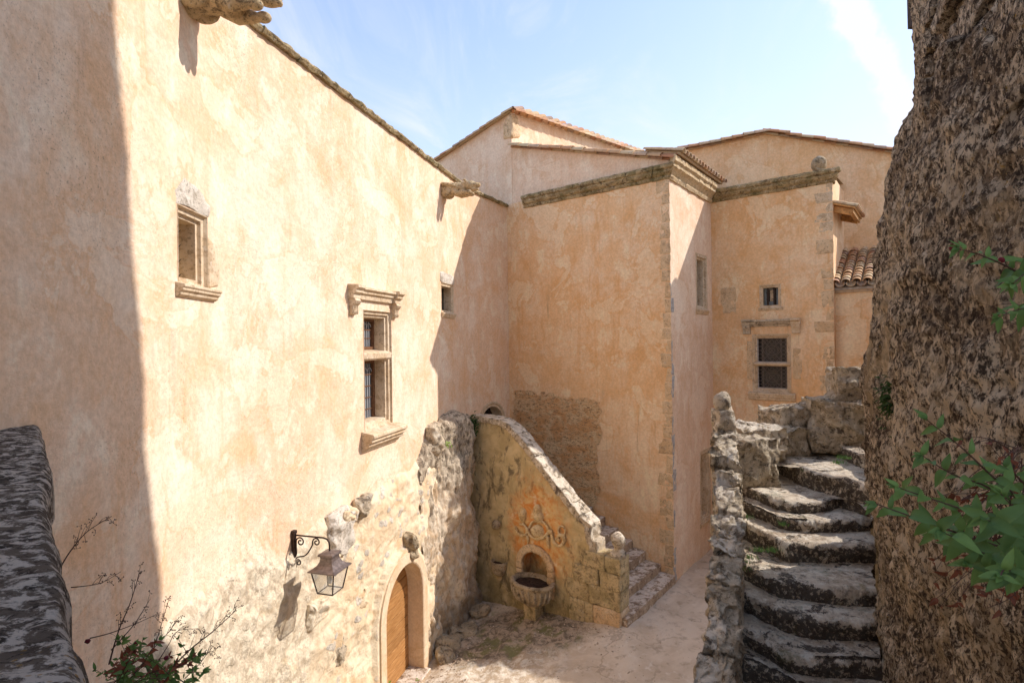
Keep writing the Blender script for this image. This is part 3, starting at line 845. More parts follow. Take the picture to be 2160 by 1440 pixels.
# tall cross window with hood
wn_ = frame(LP, r2, [(0, -.012), (-.006, .006), (.0, .006), (.012, -.03), (.055, -.035), (.062, -.07), (.10, -.075), (.11, -.12), (.12, -.34)], 'window', M['trim'], left)
wn_['label'] = 'tall two-light window with carved hood and broad sill'
tz0, tz1 = LP.hit(797, 758)[1], LP.hit(797, 741)[1]
b = B(); molding(b, LP, r2[0] + .0, r2[1] - .0, [(-.30, tz0 - .01), (-.03, tz0 - .01), (.0, tz0 + .02), (.004, tz1 - .03), (-.04, tz1), (-.30, tz1 + .03)]); obj('transom', b, M['trim'], wn_, bevel=.005)
for (za, zb_, nz) in ((tz1 + .03, r2[3] - .11, 3), (r2[2] + .03, tz0 - .02, 5)):
    fr = (r2[0] + .12, r2[1] - .12, za, zb_, 0)
    lf = frame(LP, fr, [(0, -.33), (0, -.255), (.045, -.255), (.05, -.30)], 'casement', M['wood'], wn_)
    g = ins(fr, .045)
    b = B(); b.quad(LP.at(g[0], -.30, g[2]), LP.at(g[1], -.30, g[2]), LP.at(g[1], -.30, g[3]), LP.at(g[0], -.30, g[3])); 
    po = obj('pane', b, M['pane'], lf)
    def arches(b, g=g, nz=nz):
        n = 4; cw = (g[1] - g[0]) / n; z0 = g[2] + (g[3] - g[2]) * (nz - 1) / nz
        for k in range(n):
            c = g[0] + cw * (k + .5)
            b.tube([LP.at(c + cw * .5 * math.cos(a), -.288, z0 + .11 * math.sin(a) ** .8) for a in [math.pi * t / 8 for t in range(1, 8)]], .006, 4)
            pbox(b, LP, c - .004, c + .004, -.297, -.289, g[2], g[3])
    lattice(LP, g, -.298, 4, nz, .005, 'lead_lattice', M['lead'], po and lf, arches)
    b = B()
    for k in range(1, nz): z = g[2] + (g[3] - g[2]) * k / nz; pbox(b, LP, g[0], g[1], -.299, -.283, z - .009, z + .009)
    obj('glazing_bar', b, M['wood'], lf)
# sill with moulded front
sS0 = LP.hit(775, 960, .20)[0]; sS1 = LP.hit(843, 905, .20)[0]
b = B()
zt = r2[2] + .01
molding(b, LP, r2[0] - .10, r2[1] + .14, [(-.32, zt + .01), (.0, zt - .01), (.20, zt - .05), (.22, zt - .07), (.22, zt - .11), (.18, zt - .13), (.185, zt - .17), (.13, zt - .20), (.13, zt - .235), (.06, zt - .28), (.04, zt - .32), (-.05, zt - .33)])
disp(b, .008, 9, 3); obj('sill', b, M['trim'], wn_, bevel=.006)
# hood: entablature on two scrolled brackets
hs0, hz0 = LP.hit(752, 606, .13); hs1, _ = LP.hit(847, 614, .13)
hz = LP.hit(800, 609, .10)[1]
b = B(); molding(b, LP, hs0 + .08, hs1 - .08, [(-.03, hz), (.12, hz - .01), (.13, hz - .05), (.09, hz - .075), (.09, hz - .11), (.055, hz - .13), (.05, hz - .20), (-.03, hz - .21)])
obj('hood', b, M['trim'], wn_, bevel=.005)
for c in (hs0 + .07, hs1 - .07):
    b = B(); hw = .10
    molding(b, LP, c - hw, c + hw, [(-.03, hz + .015), (.18, hz + .0), (.19, hz - .045), (.145, hz - .075), (.145, hz - .115), (.10, hz - .135), (.10, hz - .20), (-.03, hz - .205)])
    # scroll bracket
    prof = [(-.03, hz - .20), (.10, hz - .20), (.115, hz - .235), (.10, hz - .27), (.065, hz - .30), (.055, hz - .35), (.065, hz - .40), (.05, hz - .435), (-.03, hz - .45)]
    molding(b, LP, c - hw * .72, c + hw * .72, prof)
    for k in range(4):
        s_ = c - hw * .72 + hw * 1.44 * (k + .5) / 4
        b.tube([LP.at(s_, of + .006, z) for of, z in prof[2:8]], .013, 6)
    obj('bracket', b, M['trim'], wn_, bevel=.004)

# third small window
wn_ = frame(LP, r3, [(0, -.012), (-.006, .006), (.0, .006), (.02, -.02), (.06, -.025), (.065, -.07), (.07, -.30)], 'window', M['trim'], left)
wn_['label'] = 'small slit window beside the shadow edge'
q = ins(r3, .07); b = B(); b.quad(LP.at(q[0], -.2, q[2]), LP.at(q[1], -.2, q[2]), LP.at(q[1], -.2, q[3]), LP.at(q[0], -.2, q[3])); obj('pane', b, M['darkpane'], wn_)
b = B(); pbox(b, LP, (q[0] + q[1]) / 2 - .02, (q[0] + q[1]) / 2 + .02, -.19, -.15, q[2], q[3]); obj('mullion', b, M['wood'], wn_)
sill(LP, r3[0] - .03, r3[1] + .05, r3[2], .10, .06, 'sill', M['trim'], wn_)
patch(LP, [(r3[0] - .06, r3[3] + .01), (r3[1] + .05, r3[3] + .01), (r3[1] + .04, r3[3] + .20), (r3[0] + .1, r3[3] + .24), (r3[0] - .06, r3[3] + .22)], .008, 'lintel', M['palestone'], wn_, seed=4)

# arched stair doorway in the far corner
dr = frame(LP, rd2, [(0, -.012), (-.01, .03), (.03, .035), (.05, .01), (.07, .0), (.085, .02), (.115, .02), (.13, -.03), (.14, -.28)], 'stair_doorway', M['trim'], left)
q = ins(rd, .0); b = B(); loft(b, LP, [(outline(*ins(q, .005)), -.26)], True); obj('door_leaf', b, M['darkpane'], dr)
b = B()
for k in range(1, 4): s_ = q[0] + (q[1] - q[0]) * k / 4; pbox(b, LP, s_ - .012, s_ + .012, -.24, -.2, q[2], q[3] - .07)
obj('iron_grille', b, M['iron'], dr)

# gargoyles
def gargoyle(sx, z, L, big, parent, label, droop=0.0):
    X = LP.nrm(sx); Y = LP.tan(sx); Z = Vector((0, 0, 1)); o = LP.at(sx, 0, z); b = B()
    def P(x, y, z_): return o + X * (x * L) + Y * (y * L) + Z * (z_ * L)
    def E(x, y, z_, a, c, e): b.ell(P(x, y, z_), a * L, c * L, e * L, X, Y, Z, 14)
    E(.0, 0, -.02, .18, .17, .19); E(.20, 0, .01, .30, .165, .17); E(.42, 0, .02, .22, .14, .15); E(.55, 0, .06, .18, .11, .12)
    for k in range(6):                      # ribs
        x = .02 + k * .075; r_ = .175 - .006 * k
        b.tube([P(x + .03 * math.sin(t), r_ * math.cos(t), .01 + r_ * math.sin(t)) for t in [math.pi * 2 * i / 14 for i in range(15)]], .016 * L, 5)
    hx, hz_ = .72, .075 - droop
    E(hx, 0, hz_ + .02, .16, .12, .12); E(hx + .13, 0, hz_ + .01, .13, .09, .075); E(hx + .10, 0, hz_ - .085, .12, .075, .045)
    E(hx + .22, 0, hz_ + .015, .05, .06, .055); E(hx + .19, 0, hz_ - .09, .04, .055, .035)
    for sg in (-1, 1):
        b.tube([P(hx - .06, .075 * sg, hz_ + .08), P(hx - .12, .12 * sg, hz_ + .15), P(hx - .18, .12 * sg, hz_ + .13)], [.035 * L, .03 * L, .008 * L], 6)
        E(hx + .05, .07 * sg, hz_ + .06, .03, .025, .025)
        E(.10, .14 * sg, -.08, .15, .07, .12)
        b.tube([P(.30, .10 * sg, -.07), P(.45, .125 * sg, -.15), P(.62, .12 * sg, -.13), P(.70, .11 * sg, -.12)], [.075 * L, .06 * L, .05 * L, .05 * L], 8)
        E(.71, .11 * sg, -.125, .085, .065, .06)
        E(.56, .12 * sg, -.12, .12, .07, .07)
        # folded wing along the flank
        b.tube([P(.02, .17 * sg, .12), P(.2, .18 * sg, .10), P(.42, .15 * sg, .03)], [.05 * L, .04 * L, .01 * L], 6)
    return obj('gargoyle', b, M['gargoyle'], parent, remesh=.011 if not big else .013, label=label)
g1s, g1z = LP.hit(397, -4); gargoyle(g1s + .02, g1z + .02, .90, True, left, 'large crouching gargoyle over the barred window, at the top edge', .02)
g2s, g2z = LP.hit(936, 402); gargoyle(g2s, g2z, .84, False, left, 'striped gargoyle on the parapet by the far corner', .03)

# rubble and rock foot of the left wall (boundary of the plaster)
bd = [(290, 1370), (330, 1330), (370, 1285), (430, 1232), (480, 1190), (560, 1130), (580, 1150), (610, 1165), (650, 1110), (690, 1075), (735, 1085), (775, 1035), (830, 1000), (870, 975), (895, 950), (905, 912), (930, 893), (960, 878), (985, 862)]
btab = sorted([LP.hit(u, v, .05) for u, v in bd])
btab = [(-9, -3.3), (btab[0][0] - 1.4, btab[0][1] - .5)] + btab + [(btab[-1][0] + .35, btab[-1][1] - .15), (LP.L + 1, -2.6)]
sA = LP.hit(300, 1300)[0] - 3.0; sB = LP.L - .75
NS, NZ = 420, 150
def arch_in(r, s_, z, g=0.0):
    if not (r[0] - g < s_ < r[1] + g and r[2] - g < z < r[3] + g): return False
    sp = r[3] - r[4]
    if z <= sp: return True
    c, hw = (r[0] + r[1]) / 2, (r[1] - r[0]) / 2 + g
    return ((s_ - c) / hw) ** 2 + ((z - sp) / (r[4] + g)) ** 2 < 1
def roff(s_, z, zt_):
    dtop = zt_ - z
    e = min(1, dtop / .22)
    p = LP.at(s_, 0, z)
    base = .05 + .05 * min(1.5, dtop) 
    if z < -4.5: base += .04 * (-4.5 - z)
    n1 = .05 * fbm(p, 1.6, 5, 4) + .028 * fbm(p, 5.5, 4, 8) + .014 * fbm(p, 15, 3, 2)
    st = mn.voronoi(Vector((p.x * 3.2, p.y * 3.2, p.z * 4.2)))[0]
    n1 += .06 * max(0, .42 - st[0]) * (1 if mn.noise(p * 1.3) > -.05 else .15)
    if arch_in(ry, s_, z, .26):
        k = 1.0
        return (.20 if dtop > .3 else base)
    return -.05 * (1 - e) + e * (base + n1)
b = B(); idx = {}
for j in range(NZ + 1):
    for i in range(NS + 1):
        s_ = sA + (sB - sA) * i / NS
        zt_ = interp(btab, s_) + .05 * fbm((s_, 0, 0), 4, 4, 6)
        z = -6.5 + (zt_ + 6.5) * (j / NZ)
        idx[i, j] = len(b.v); b.v.append(LP.at(s_, roff(s_, z, zt_), z))
        if i and j:
            sc_, zc = s_ - (sB - sA) / NS / 2, z - .015
            if not arch_in(ry, sc_, zc, .035): b.f.append((idx[i - 1, j - 1], idx[i, j - 1], idx[i, j], idx[i - 1, j]))
o = obj('rubble_base', b, M['rubble'], left, smooth=True, fixn=False)
# smooth plaster band round the yard door
def band(r, g0, g1, off0, off1, name, mat, parent):
    b = B(); loft(b, LP, [(outline(r[0] - g1, r[1] + g1, r[2] - .2, r[3] + g1, r[4] + g1, 16), off0), (outline(r[0] - g1, r[1] + g1, r[2] - .2, r[3] + g1, r[4] + g1, 16), off1), (outline(r[0] - g0, r[1] + g0, r[2] - .2, r[3] + g0, r[4] + g0, 16), off1 + .004), (outline(*r, 16), off1 - .01), (outline(*r, 16), -.16)])
    return obj(name, b, mat, parent)
M['band'] = stucco('pale_door_plaster', (.74, .58, .40), (.68, .50, .31), (.60, .40, .20), (.46, .33, .20), .3, 3)
band(ry, .02, .18, .10, .228, 'door_surround', M['band'], left)
b = B(); q = ins(ry, .0); loft(b, LP, [(outline(*ins(q, -.02), 16), -.12)], True); door = obj('plank_door', b, M['wood'], left)
nP = 13; z = ry[2] - .1
hp = (ry[3] + .1 - z) / nP
for k in range(nP):
    z0 = z + k * hp + .006; z1 = z + (k + 1) * hp - .006
    def half(zq):
        sp = ry[3] - ry[4]; hw = (ry[1] - ry[0]) / 2 + .02
        return hw if zq <= sp else hw * math.sqrt(max(0, 1 - ((zq - sp) / (ry[4] + .02)) ** 2))
    c = (ry[0] + ry[1]) / 2; ha, hb = half(z0), half(z1)
    if ha < .05: continue
    hb = max(hb, .02); b = B()
    P_ = [LP.at(c + sg * h, of, zz_) for zz_, h in ((z0, ha), (z1, hb)) for of in (-.12, -.085) for sg in (-1, 1)]
    b.add(P_, ((0, 2, 3, 1), (4, 5, 7, 6), (0, 1, 5, 4), (2, 6, 7, 3), (0, 4, 6, 2), (1, 3, 7, 5)))
    obj('plank', b, M['door'], door, bevel=.006)
b = B(); b.lathe(LP.at(ry[0] + .25, -.083, -4.95), [(.0, .03), (.025, .02), (.03, .0)], 10, LP.tan(ry[0]), Vector((0, 0, 1)), LP.nrm(ry[0])); obj('handle', b, M['iron'], door)
b = B(); pbox(b, LP, ry[0] - .1, ry[1] + .05, -.1, .34, -6.3, -5.90); disp(b, .02, 4); obj('threshold', b, M['stepslab'], left, bevel=.02)
# protruding stones in the wall foot
for (u, v, w_, h_, dp, mt, sd) in ((722, 1118, .46, .58, .05, 'palestone', 1), (770, 1066, .30, .28, .06, 'greyrock', 3), (738, 1088, .30, .2, .05, 'rubble', 4),
                            (858, 1150, .17, .40, .20, 'outcrop', 5), (920, 925, .45, .55, .12, 'greyrock', 6), 
                            (770, 1260, .2, .2, .04, 'rubble', 14), (715, 1375, .26, .36, .035, 'greyrock', 9), (670, 1290, .3, .3, .04, 'rubble', 11), (700, 1180, .3, .2, .04, 'rubble', 17)):
    s_, z = LP.hit(u, v, .12); b = B(); t = LP.tan(s_); n_ = LP.nrm(s_)
    lump(b, LP.at(s_, .08, z), w_ * 1.1, dp * 2 + .06, h_, t, n_, Vector((0, 0, 1)), 14, .55, .075, 4.2, sd * 3.1)
    obj('embedded_stone', b, M[mt], left, smooth=True)

# ------------------------------------------------------------------ lantern on its bracket
ls, lz = LP.hit(617, 1160); n_ = LP.nrm(ls); t_ = LP.tan(ls); Z = Vector((0, 0, 1)); OFF0 = .03
zt = LP.hit(617, 1122, OFF0)[1]; zb = LP.hit(620, 1197, OFF0)[1]
lamp = root('wall_lantern', LP.at(ls, OFF0, zb), 'dark metal four-sided lantern hanging from a scrolled iron bracket on the sunlit wall', 'lantern')
b = B(); pbox(b, LP, ls - .022, ls + .022, 0.0, OFF0 + .015, zb, zt); pbox(b, LP, ls - .028, ls + .028, .0, OFF0 + .02, zt - .03, zt + .012); pbox(b, LP, ls - .028, ls + .028, .0, OFF0 + .02, zb - .012, zb + .03)
for z in (zb + .05, zt - .06): b.ell(LP.at(ls, OFF0 + .02, z), .01, .01, .01, n=8)
obj('wall_plate', b, M['iron'], lamp, bevel=.003)
AL = .50
def LPt(x, z): return LP.at(ls, OFF0 + x, z)
za = zt - .045
b = B(); arm = [LPt(0, za), LPt(AL * .5, za), LPt(AL * .82, za), LPt(AL * .93, za - .012), LPt(AL * .985, za - .045), LPt(AL, za - .09), LPt(AL, za - .16)]
b.tube(arm, .011, 8)
obj('bracket_arm', b, M['iron'], lamp, smooth=True)
def spiral(cx, cz, r0, r1, a0, turns, n=26):
    return [(cx + (r0 + (r1 - r0) * k / n) * math.cos(a0 + turns * 2 * math.pi * k / n), cz + (r0 + (r1 - r0) * k / n) * math.sin(a0 + turns * 2 * math.pi * k / n)) for k in range(n + 1)]
b = B()
lo = zb + .11
body = [(.012, lo), (.05, lo + .025), (.10, lo + .035)] + [(.10 + .16 * t, lo + .035 + .0 * t + .16 * t * t) for t in (.2, .4, .6, .8, 1)]
body += spiral(.315, za - .062, .052, .012, math.pi * .95, -1.35)
b.tube([LPt(x, z) for x, z in body], .009, 6)
b.tube([LPt(x, z) for x, z in [(.012, lo + .02)] + [(.03, lo + .07)] + spiral(.075, za - .075, .058, .012, math.pi * 1.15, 1.35)[0:0] + [(.025, lo + .12)] + spiral(.085, za - .078, .06, .012, math.pi, -1.4)], .009, 6)
b.tube([LPt(x, z) for x, z in [(.012, lo - .02)] + spiral(.055, lo - .045, .04, .01, math.pi * .8, -1.3)], .008, 6)
obj('scroll', b, M['iron'], lamp, smooth=True)
LC = LPt(AL, za - .16)   # top of lantern
def sq(r, z, rot=0.0):
    return [LC + t_ * (r * a) + n_ * (r * c) + Z * z for a, c in ((-1, -1), (1, -1), (1, 1), (-1, 1))]
def sqloft(b, lv, captop=False, capbot=False):
    o = len(b.v)
    for r, z in lv: b.v += sq(r, z)
    for j in range(len(lv) - 1):
        for i in range(4):
            i2 = (i + 1) % 4; b.f.append((o + j * 4 + i, o + j * 4 + i2, o + (j + 1) * 4 + i2, o + (j + 1) * 4 + i))
    if captop: b.f.append((o, o + 1, o + 2, o + 3))
    if capbot: b.f.append(tuple(o + (len(lv) - 1) * 4 + i for i in range(4)))
b = B()
sqloft(b, [(.0, .012), (.095, -.01), (.10, -.022), (.10, -.035), (.082, -.04), (.078, -.065), (.085, -.10), (.105, -.14), (.14, -.17), (.183, -.192), (.186, -.204), (.17, -.204), (.13, -.18), (.07, -.10)], False, True)
obj('lantern_roof', b, M['lampmetal'], lamp)
b = B(); R0, R1, z0_, z1_ = .155, .105, -.20, -.475
for i in range(4):
    a, e = sq(R0, z0_)[i], sq(R1, z1_)[i]; b.tube([a, e], .0085, 4)
    a2, e2 = sq(R0, z0_)[(i + 1) % 4], sq(R1, z1_)[(i + 1) % 4]
    b.tube([e, e2], .0085, 4); b.tube([a, a2], .0085, 4)
obj('cage', b, M['iron'], lamp)
for i in range(4):
    k = .975; T_ = sq(R0 * k, z0_); B_ = sq(R1 * k, z1_); i2 = (i + 1) % 4; b = B(); b.quad(T_[i], T_[i2], B_[i2], B_[i]); obj('glass_pane', b, M['lampglass'], lamp)
b = B(); b.add(sq(R1 * .97, z1_ + .002), ((0, 1, 2, 3),)); obj('bottom_plate', b, M['lampglass'], lamp)
b = B(); b.lathe(LC + Z * -.33, [(.022, .13), (.022, .06), (.012, .05), (.02, .02), (.028, -.02), (.02, -.055), (0, -.065)], 10); obj('bulb', b, M['lead'], lamp, smooth=True)

# ------------------------------------------------------------------ tower house (faces A, B, C)
house = root('tower_house', (4.2, 12.6, -5.4), 'ochre stucco tower house with mossy stone cornice and sunlit side, in the centre', 'house')
CZ0, CZ1 = 3.50, 3.80
wb1 = rect(BP, 1468, 531, 1491, 656); wb1 = (wb1[0], wb1[1], .70, 2.08, 0)
wb2 = rect(BP, 1477, 945, 1499, 1104); wb2 = (wb2[0], wb2[1], -4.5, -2.74, 0)
wc1 = rect(CP, 1604, 602, 1646, 648)
wc2 = rect(CP, 1590, 707, 1666, 826)
b = B(); wall(b, AP, -.3, AP.L, -6.4, CZ1 - .1); obj('wall', b, M['tower'], house)
b = B(); wall(b, BP, 0, BP.L, -6.4, CZ1 - .1, [wb1, wb2]); obj('wall', b, M['side'], house, label='side wall, part sunlit, facing right')
b = B(); wall(b, CP, 0, CP.L, -6.4, CZ1 - .1, [wc1, wc2]); obj('wall', b, M['tower'], house, label='recessed wall with grille window')
DP = sub(P3, P3 + dB * 1.95)
b = B(); wall(b, DP, 0, DP.L, -6.4, CZ1 - .1); obj('wall', b, M['far'], house, label='narrow return wall')
# cornice in stones
prof = [(-.05, CZ0), (.03, CZ0), (.05, CZ0 + .03), (.045, CZ0 + .07), (.10, CZ0 + .10), (.13, CZ0 + .14), (.13, CZ0 + .19), (.17, CZ0 + .21), (.18, CZ1 - .04), (.16, CZ1), (-.05, CZ1 + .02)]
profB = [(-.05, CZ0 - .02), (.04, CZ0 - .02), (.07, CZ0 + .04), (.06, CZ0 + .08), (.12, CZ0 + .15), (.19, CZ0 + .20), (.19, CZ0 + .27), (.24, CZ0 + .31), (.24, CZ0 + .40), (.20, CZ0 + .45), (-.05, CZ0 + .46)]
def cornice_run(s0, s1, prof, mat, parent, seg=.8, seed=0):
    s_ = s0
    while s_ < s1 - .02:
        e = min(s1, s_ + seg * rnd.uniform(.75, 1.2))
        if s1 - e < .25: e = s1
        for q in TP.s:
            if s_ + .02 < q < e - .02: pass
        b = B(); xs = [s_ + .003] + [q for q in TP.s if s_ < q < e] + [e - .003]
        ys = []
        for a, c in zip(xs, xs[1:]):
            m = max(1, int((c - a) / .12)); ys += [a + (c - a) * k / m for k in range(m)]
        ys.append(xs[-1]); n = len(prof); 
        for q in ys:
            for of, z in prof: b.v.append(TP.at(q, of, z))
        for j in range(len(ys) - 1):
            for i in range(n): i2 = (i + 1) % n; b.f.append((j * n + i, j * n + i2, (j + 1) * n + i2, (j + 1) * n + i))
        b.f.append(tuple(range(n))); b.f.append(tuple((len(ys) - 1) * n + i for i in range(n))[::-1])
        disp(b, .018, 8, s_ * 3, 3)
        obj('cornice_stone', b, mat, parent)
        s_ = e
sc0 = TP.hit(1101, 415, .1)[0]
cornice_run(sc0, sP1 - .0, prof, M['mossystone'], house)
M['cornB'] = rock('ochre_cornice_stone', (.62, .45, .25), (.70, .54, .34), (.36, .25, .14), (.5, .42, .3), .15, .3, .12, 91, .6, fine=1.5, crack=.2)
cornice_run(sP1 + .0, sP2, profB, M['cornB'], house)
profC = [(o_, z + .0) for o_, z in prof]
cornice_run(sP2, sP3 + .16, profC, M['mossystone'], house)
b = B(); b.ell(TP.at(sP3 - .28, .02, CZ1 + .17), .165, .165, .18, n=20); lump(b, TP.at(sP3 - .28, .02, CZ1 + .02), .22, .22, .06)
disp(b, .02, 6, 3); obj('ball_finial', b, M['outcrop'], house, smooth=True)
# roof tile geometry
def tile_mesh(r0=.085, r1=.068, L=.42, n=7, th=.014):
    b = B()
    for (ra, rb) in ((r0, r1), (r0 - th, r1 - th)):
        for (r, y) in ((ra, 0), (rb, L)):
            for k in range(n + 1):
                a = math.pi * k / n; b.v.append(Vector((r * math.cos(a), y, r * math.sin(a) * .85)))
    m = n + 1
    for k in range(n):
        b.f += [(k, k + 1, m + k + 1, m + k), (2 * m + k, 3 * m + k, 3 * m + k + 1, 2 * m + k + 1), (k, 2 * m + k, 2 * m + k + 1, k + 1)]
    b.f += [(0, m, 3 * m, 2 * m), (n, 2 * m + n, 3 * m + n, m + n)]
    return mesh_of('roof_tile', b, M['tile'], False)
TILE = tile_mesh(); TILES = tile_mesh(.13, .095, .38, 7, .025)
def tmat(p, along, up, flip=False, jit=.02):
    Y = Vector(along).normalized(); Zv = Vector(up); Zv = (Zv - Y * Zv.dot(Y)).normalized()
    if flip: Zv = -Zv
    X = Y.cross(Zv)
    X = (X + Y * rnd.uniform(-jit, jit)).normalized(); Y2 = Zv.cross(X)
    m = Matrix((X, Y2, Zv)).transposed().to_4x4(); m.translation = p; return m
def verge(pa, pb, up, parent, n=None, ln=.30, lift=.0):
    pa, pb = Vector(pa), Vector(pb); L = (pb - pa).length; n = n or int(L / ln); d_ = (pb - pa) / n
    for k in range(n):
        p = pa + d_ * k + Vector((0, 0, lift + rnd.uniform(-.01, .01)))
        inst(TILES, 'verge_tile', tmat(p + Vector(up) * .02, -d_ + Vector((0, 0, 0)) if False else d_ + Vector(up) * .0, up, False, .04) , parent)
# gable shoulder above face A (shed roof) ------------------------------------------------
zvA = AP.hit(1080, 308)[1]; sv1 = AP.hit(1428, 340, .0)[0]; zv1 = 3.90
s78 = AP.hit(1078, 240)[0]
def vz(s_): return zvA + (zv1 - zvA) * (s_ - s78) / (AP.L + .05 - s78)
b = B(); wall(b, AP, s78 - .002, AP.L, CZ1 - .1, lambda s_: vz(s_), off=-.02); obj('upper_wall', b, M['side'], house)
pa, pb = AP.at(s78 + .02, .05, vz(s78) + .02), AP.at(AP.L + .18, .05, vz(AP.L + .1) + .02)
N = 14
for k in range(N):
    p0 = pa.lerp(pb, (k + 1) / N); p1 = pa.lerp(pb, k / N)
    inst(TILES, 'verge_tile', tmat(p0 + Vector((0, 0, -.03 + rnd.uniform(-.012, .012))), p1 - p0, (0, 0, 1), False, .05), house)
    inst(TILES, 'verge_tile', tmat(p0 + Vector((0, 0, -.06)) + AP.nrm(1) * -.12, p1 - p0, (0, 0, 1), False, .05), house)
# roof slab: slopes from A top-left down to eave over B
e0 = BP.at(-.05, .27, CZ0 + .45); e1 = BP.at(BP.L + .1, .27, CZ0 + .45)
r0 = AP.at(s78, .0, vz(s78) - .05); r1_ = r0 + dB * 3.0
b = B(); b.add([e0, e1, r1_, r0, e0 + Vector((0, 0, .06)), e1 + Vector((0, 0, .06)), r1_ + Vector((0, 0, .06)), r0 + Vector((0, 0, .06))], ((0, 1, 2, 3), (4, 7, 6, 5), (0, 4, 5, 1), (1, 5, 6, 2), (2, 6, 7, 3), (3, 7, 4, 0)))
obj('roof', b, M['tile'], house)
sl_dir = (r0 - e0).normalized()
n = 15
for k in range(n + 1):
    p = e0.lerp(e1, k / n) + Vector((0, 0, .075)) - sl_dir * .09
    for j in range(3):
        inst(TILE, 'eave_tile', tmat(p + sl_dir * (.26 * j) + Vector((0, 0, .012 * 0)), sl_dir, (0, 0, 1)), house)
    if k < n: inst(TILE, 'pan_tile', tmat(p + (e1 - e0) / n * .5 + Vector((0, 0, .05)), sl_dir, (0, 0, 1), True), house)
# roof of C: flat slab behind the cornice
b = B(); b.add([P2 + Vector((0, 0, CZ1 - .05)), P3 + Vector((0, 0, CZ1 - .05)), P3 + dB * 2 + Vector((0, 0, CZ1 + .1)), P2 + dB * 2 + Vector((0, 0, CZ1 + .1))], ((0, 1, 2, 3),)); obj('roof', b, M['tile'], house)

# windows B
for r, lab in ((wb1, 'tall upper window in the side wall'), (wb2, 'lower window beside the stair parapet')):
    f = frame(BP, r, [(0, -.012), (-.005, .006), (0, .006), (.02, .0), (.07, .0), (.08, -.05), (.12, -.055), (.13, -.12), (.14, -.34)], 'window', M['trim'], house); f['label'] = lab
    q = ins(r, .14); b = B(); b.quad(BP.at(q[0], -.24, q[2]), BP.at(q[1], -.24, q[2]), BP.at(q[1], -.24, q[3]), BP.at(q[0], -.24, q[3])); obj('pane', b, M['pane'] if r is wb1 else M['quoin'], f)
    if r is wb1:
        b = B(); pbox(b, BP, q[0], q[0] + .05, -.24, -.19, q[2], q[3]); pbox(b, BP, q[0] + .05, q[1], -.24, -.19, q[3] - .05, q[3]); obj('casement', b, M['shutter'], f)
    sill(BP, r[0] - .05, r[1] + .05, r[2] + .01, .11, .05, 'sill', M['quoin'], f)
# small window on C
f = frame(CP, wc1, [(0, -.012), (-.02, .012), (.0, .012), (.015, -.01), (.05, -.015), (.06, -.2)], 'window', M['trim'], house); f['label'] = 'small square window above the grille window'
q = ins(wc1, .06); b = B(); b.quad(CP.at(q[0], -.16, q[2]), CP.at(q[1], -.16, q[2]), CP.at(q[1], -.16, q[3]), CP.at(q[0], -.16, q[3])); obj('pane', b, M['darkpane'], f)
qw = q[1] - q[0]; qh = q[3] - q[2]
b = B(); 
for a, e in ((0, .16), (.84, 1)): pbox(b, CP, q[0] + qw * a, q[0] + qw * e, -.158, -.12, q[2], q[3])
pbox(b, CP, q[0] + qw * .3, q[0] + qw * .72, -.158, -.12, q[2], q[2] + qh * .22); pbox(b, CP, q[0] + qw * .3, q[0] + qw * .72, -.158, -.12, q[3] - qh * .08, q[3])
obj('casement', b, M['shutter'], f)
b = B(); pbox(b, CP, q[0] + qw * .40, q[0] + qw * .62, -.158, -.13, q[2] + qh * .24, q[3] - qh * .1); obj('curtain', b, M['trim'], f)
for a in (.30, .72):
    b = B(); s_ = q[0] + qw * a; b.tube([CP.at(s_, -.06, q[2]), CP.at(s_, -.06, q[3])], .018, 6)
    for z in (.3, .7):
        for sg in (-1, 1): b.tube([CP.at(s_, -.06, q[2] + qh * z), CP.at(s_ + .05 * sg, -.04, q[2] + qh * (z + .07))], [.012, .002], 5)
    obj('iron_bar', b, M['iron'], f)
sill(CP, wc1[0] - .05, wc1[1] + .06, wc1[2] - .01, .07, .04, 'sill', M['trim'], f)
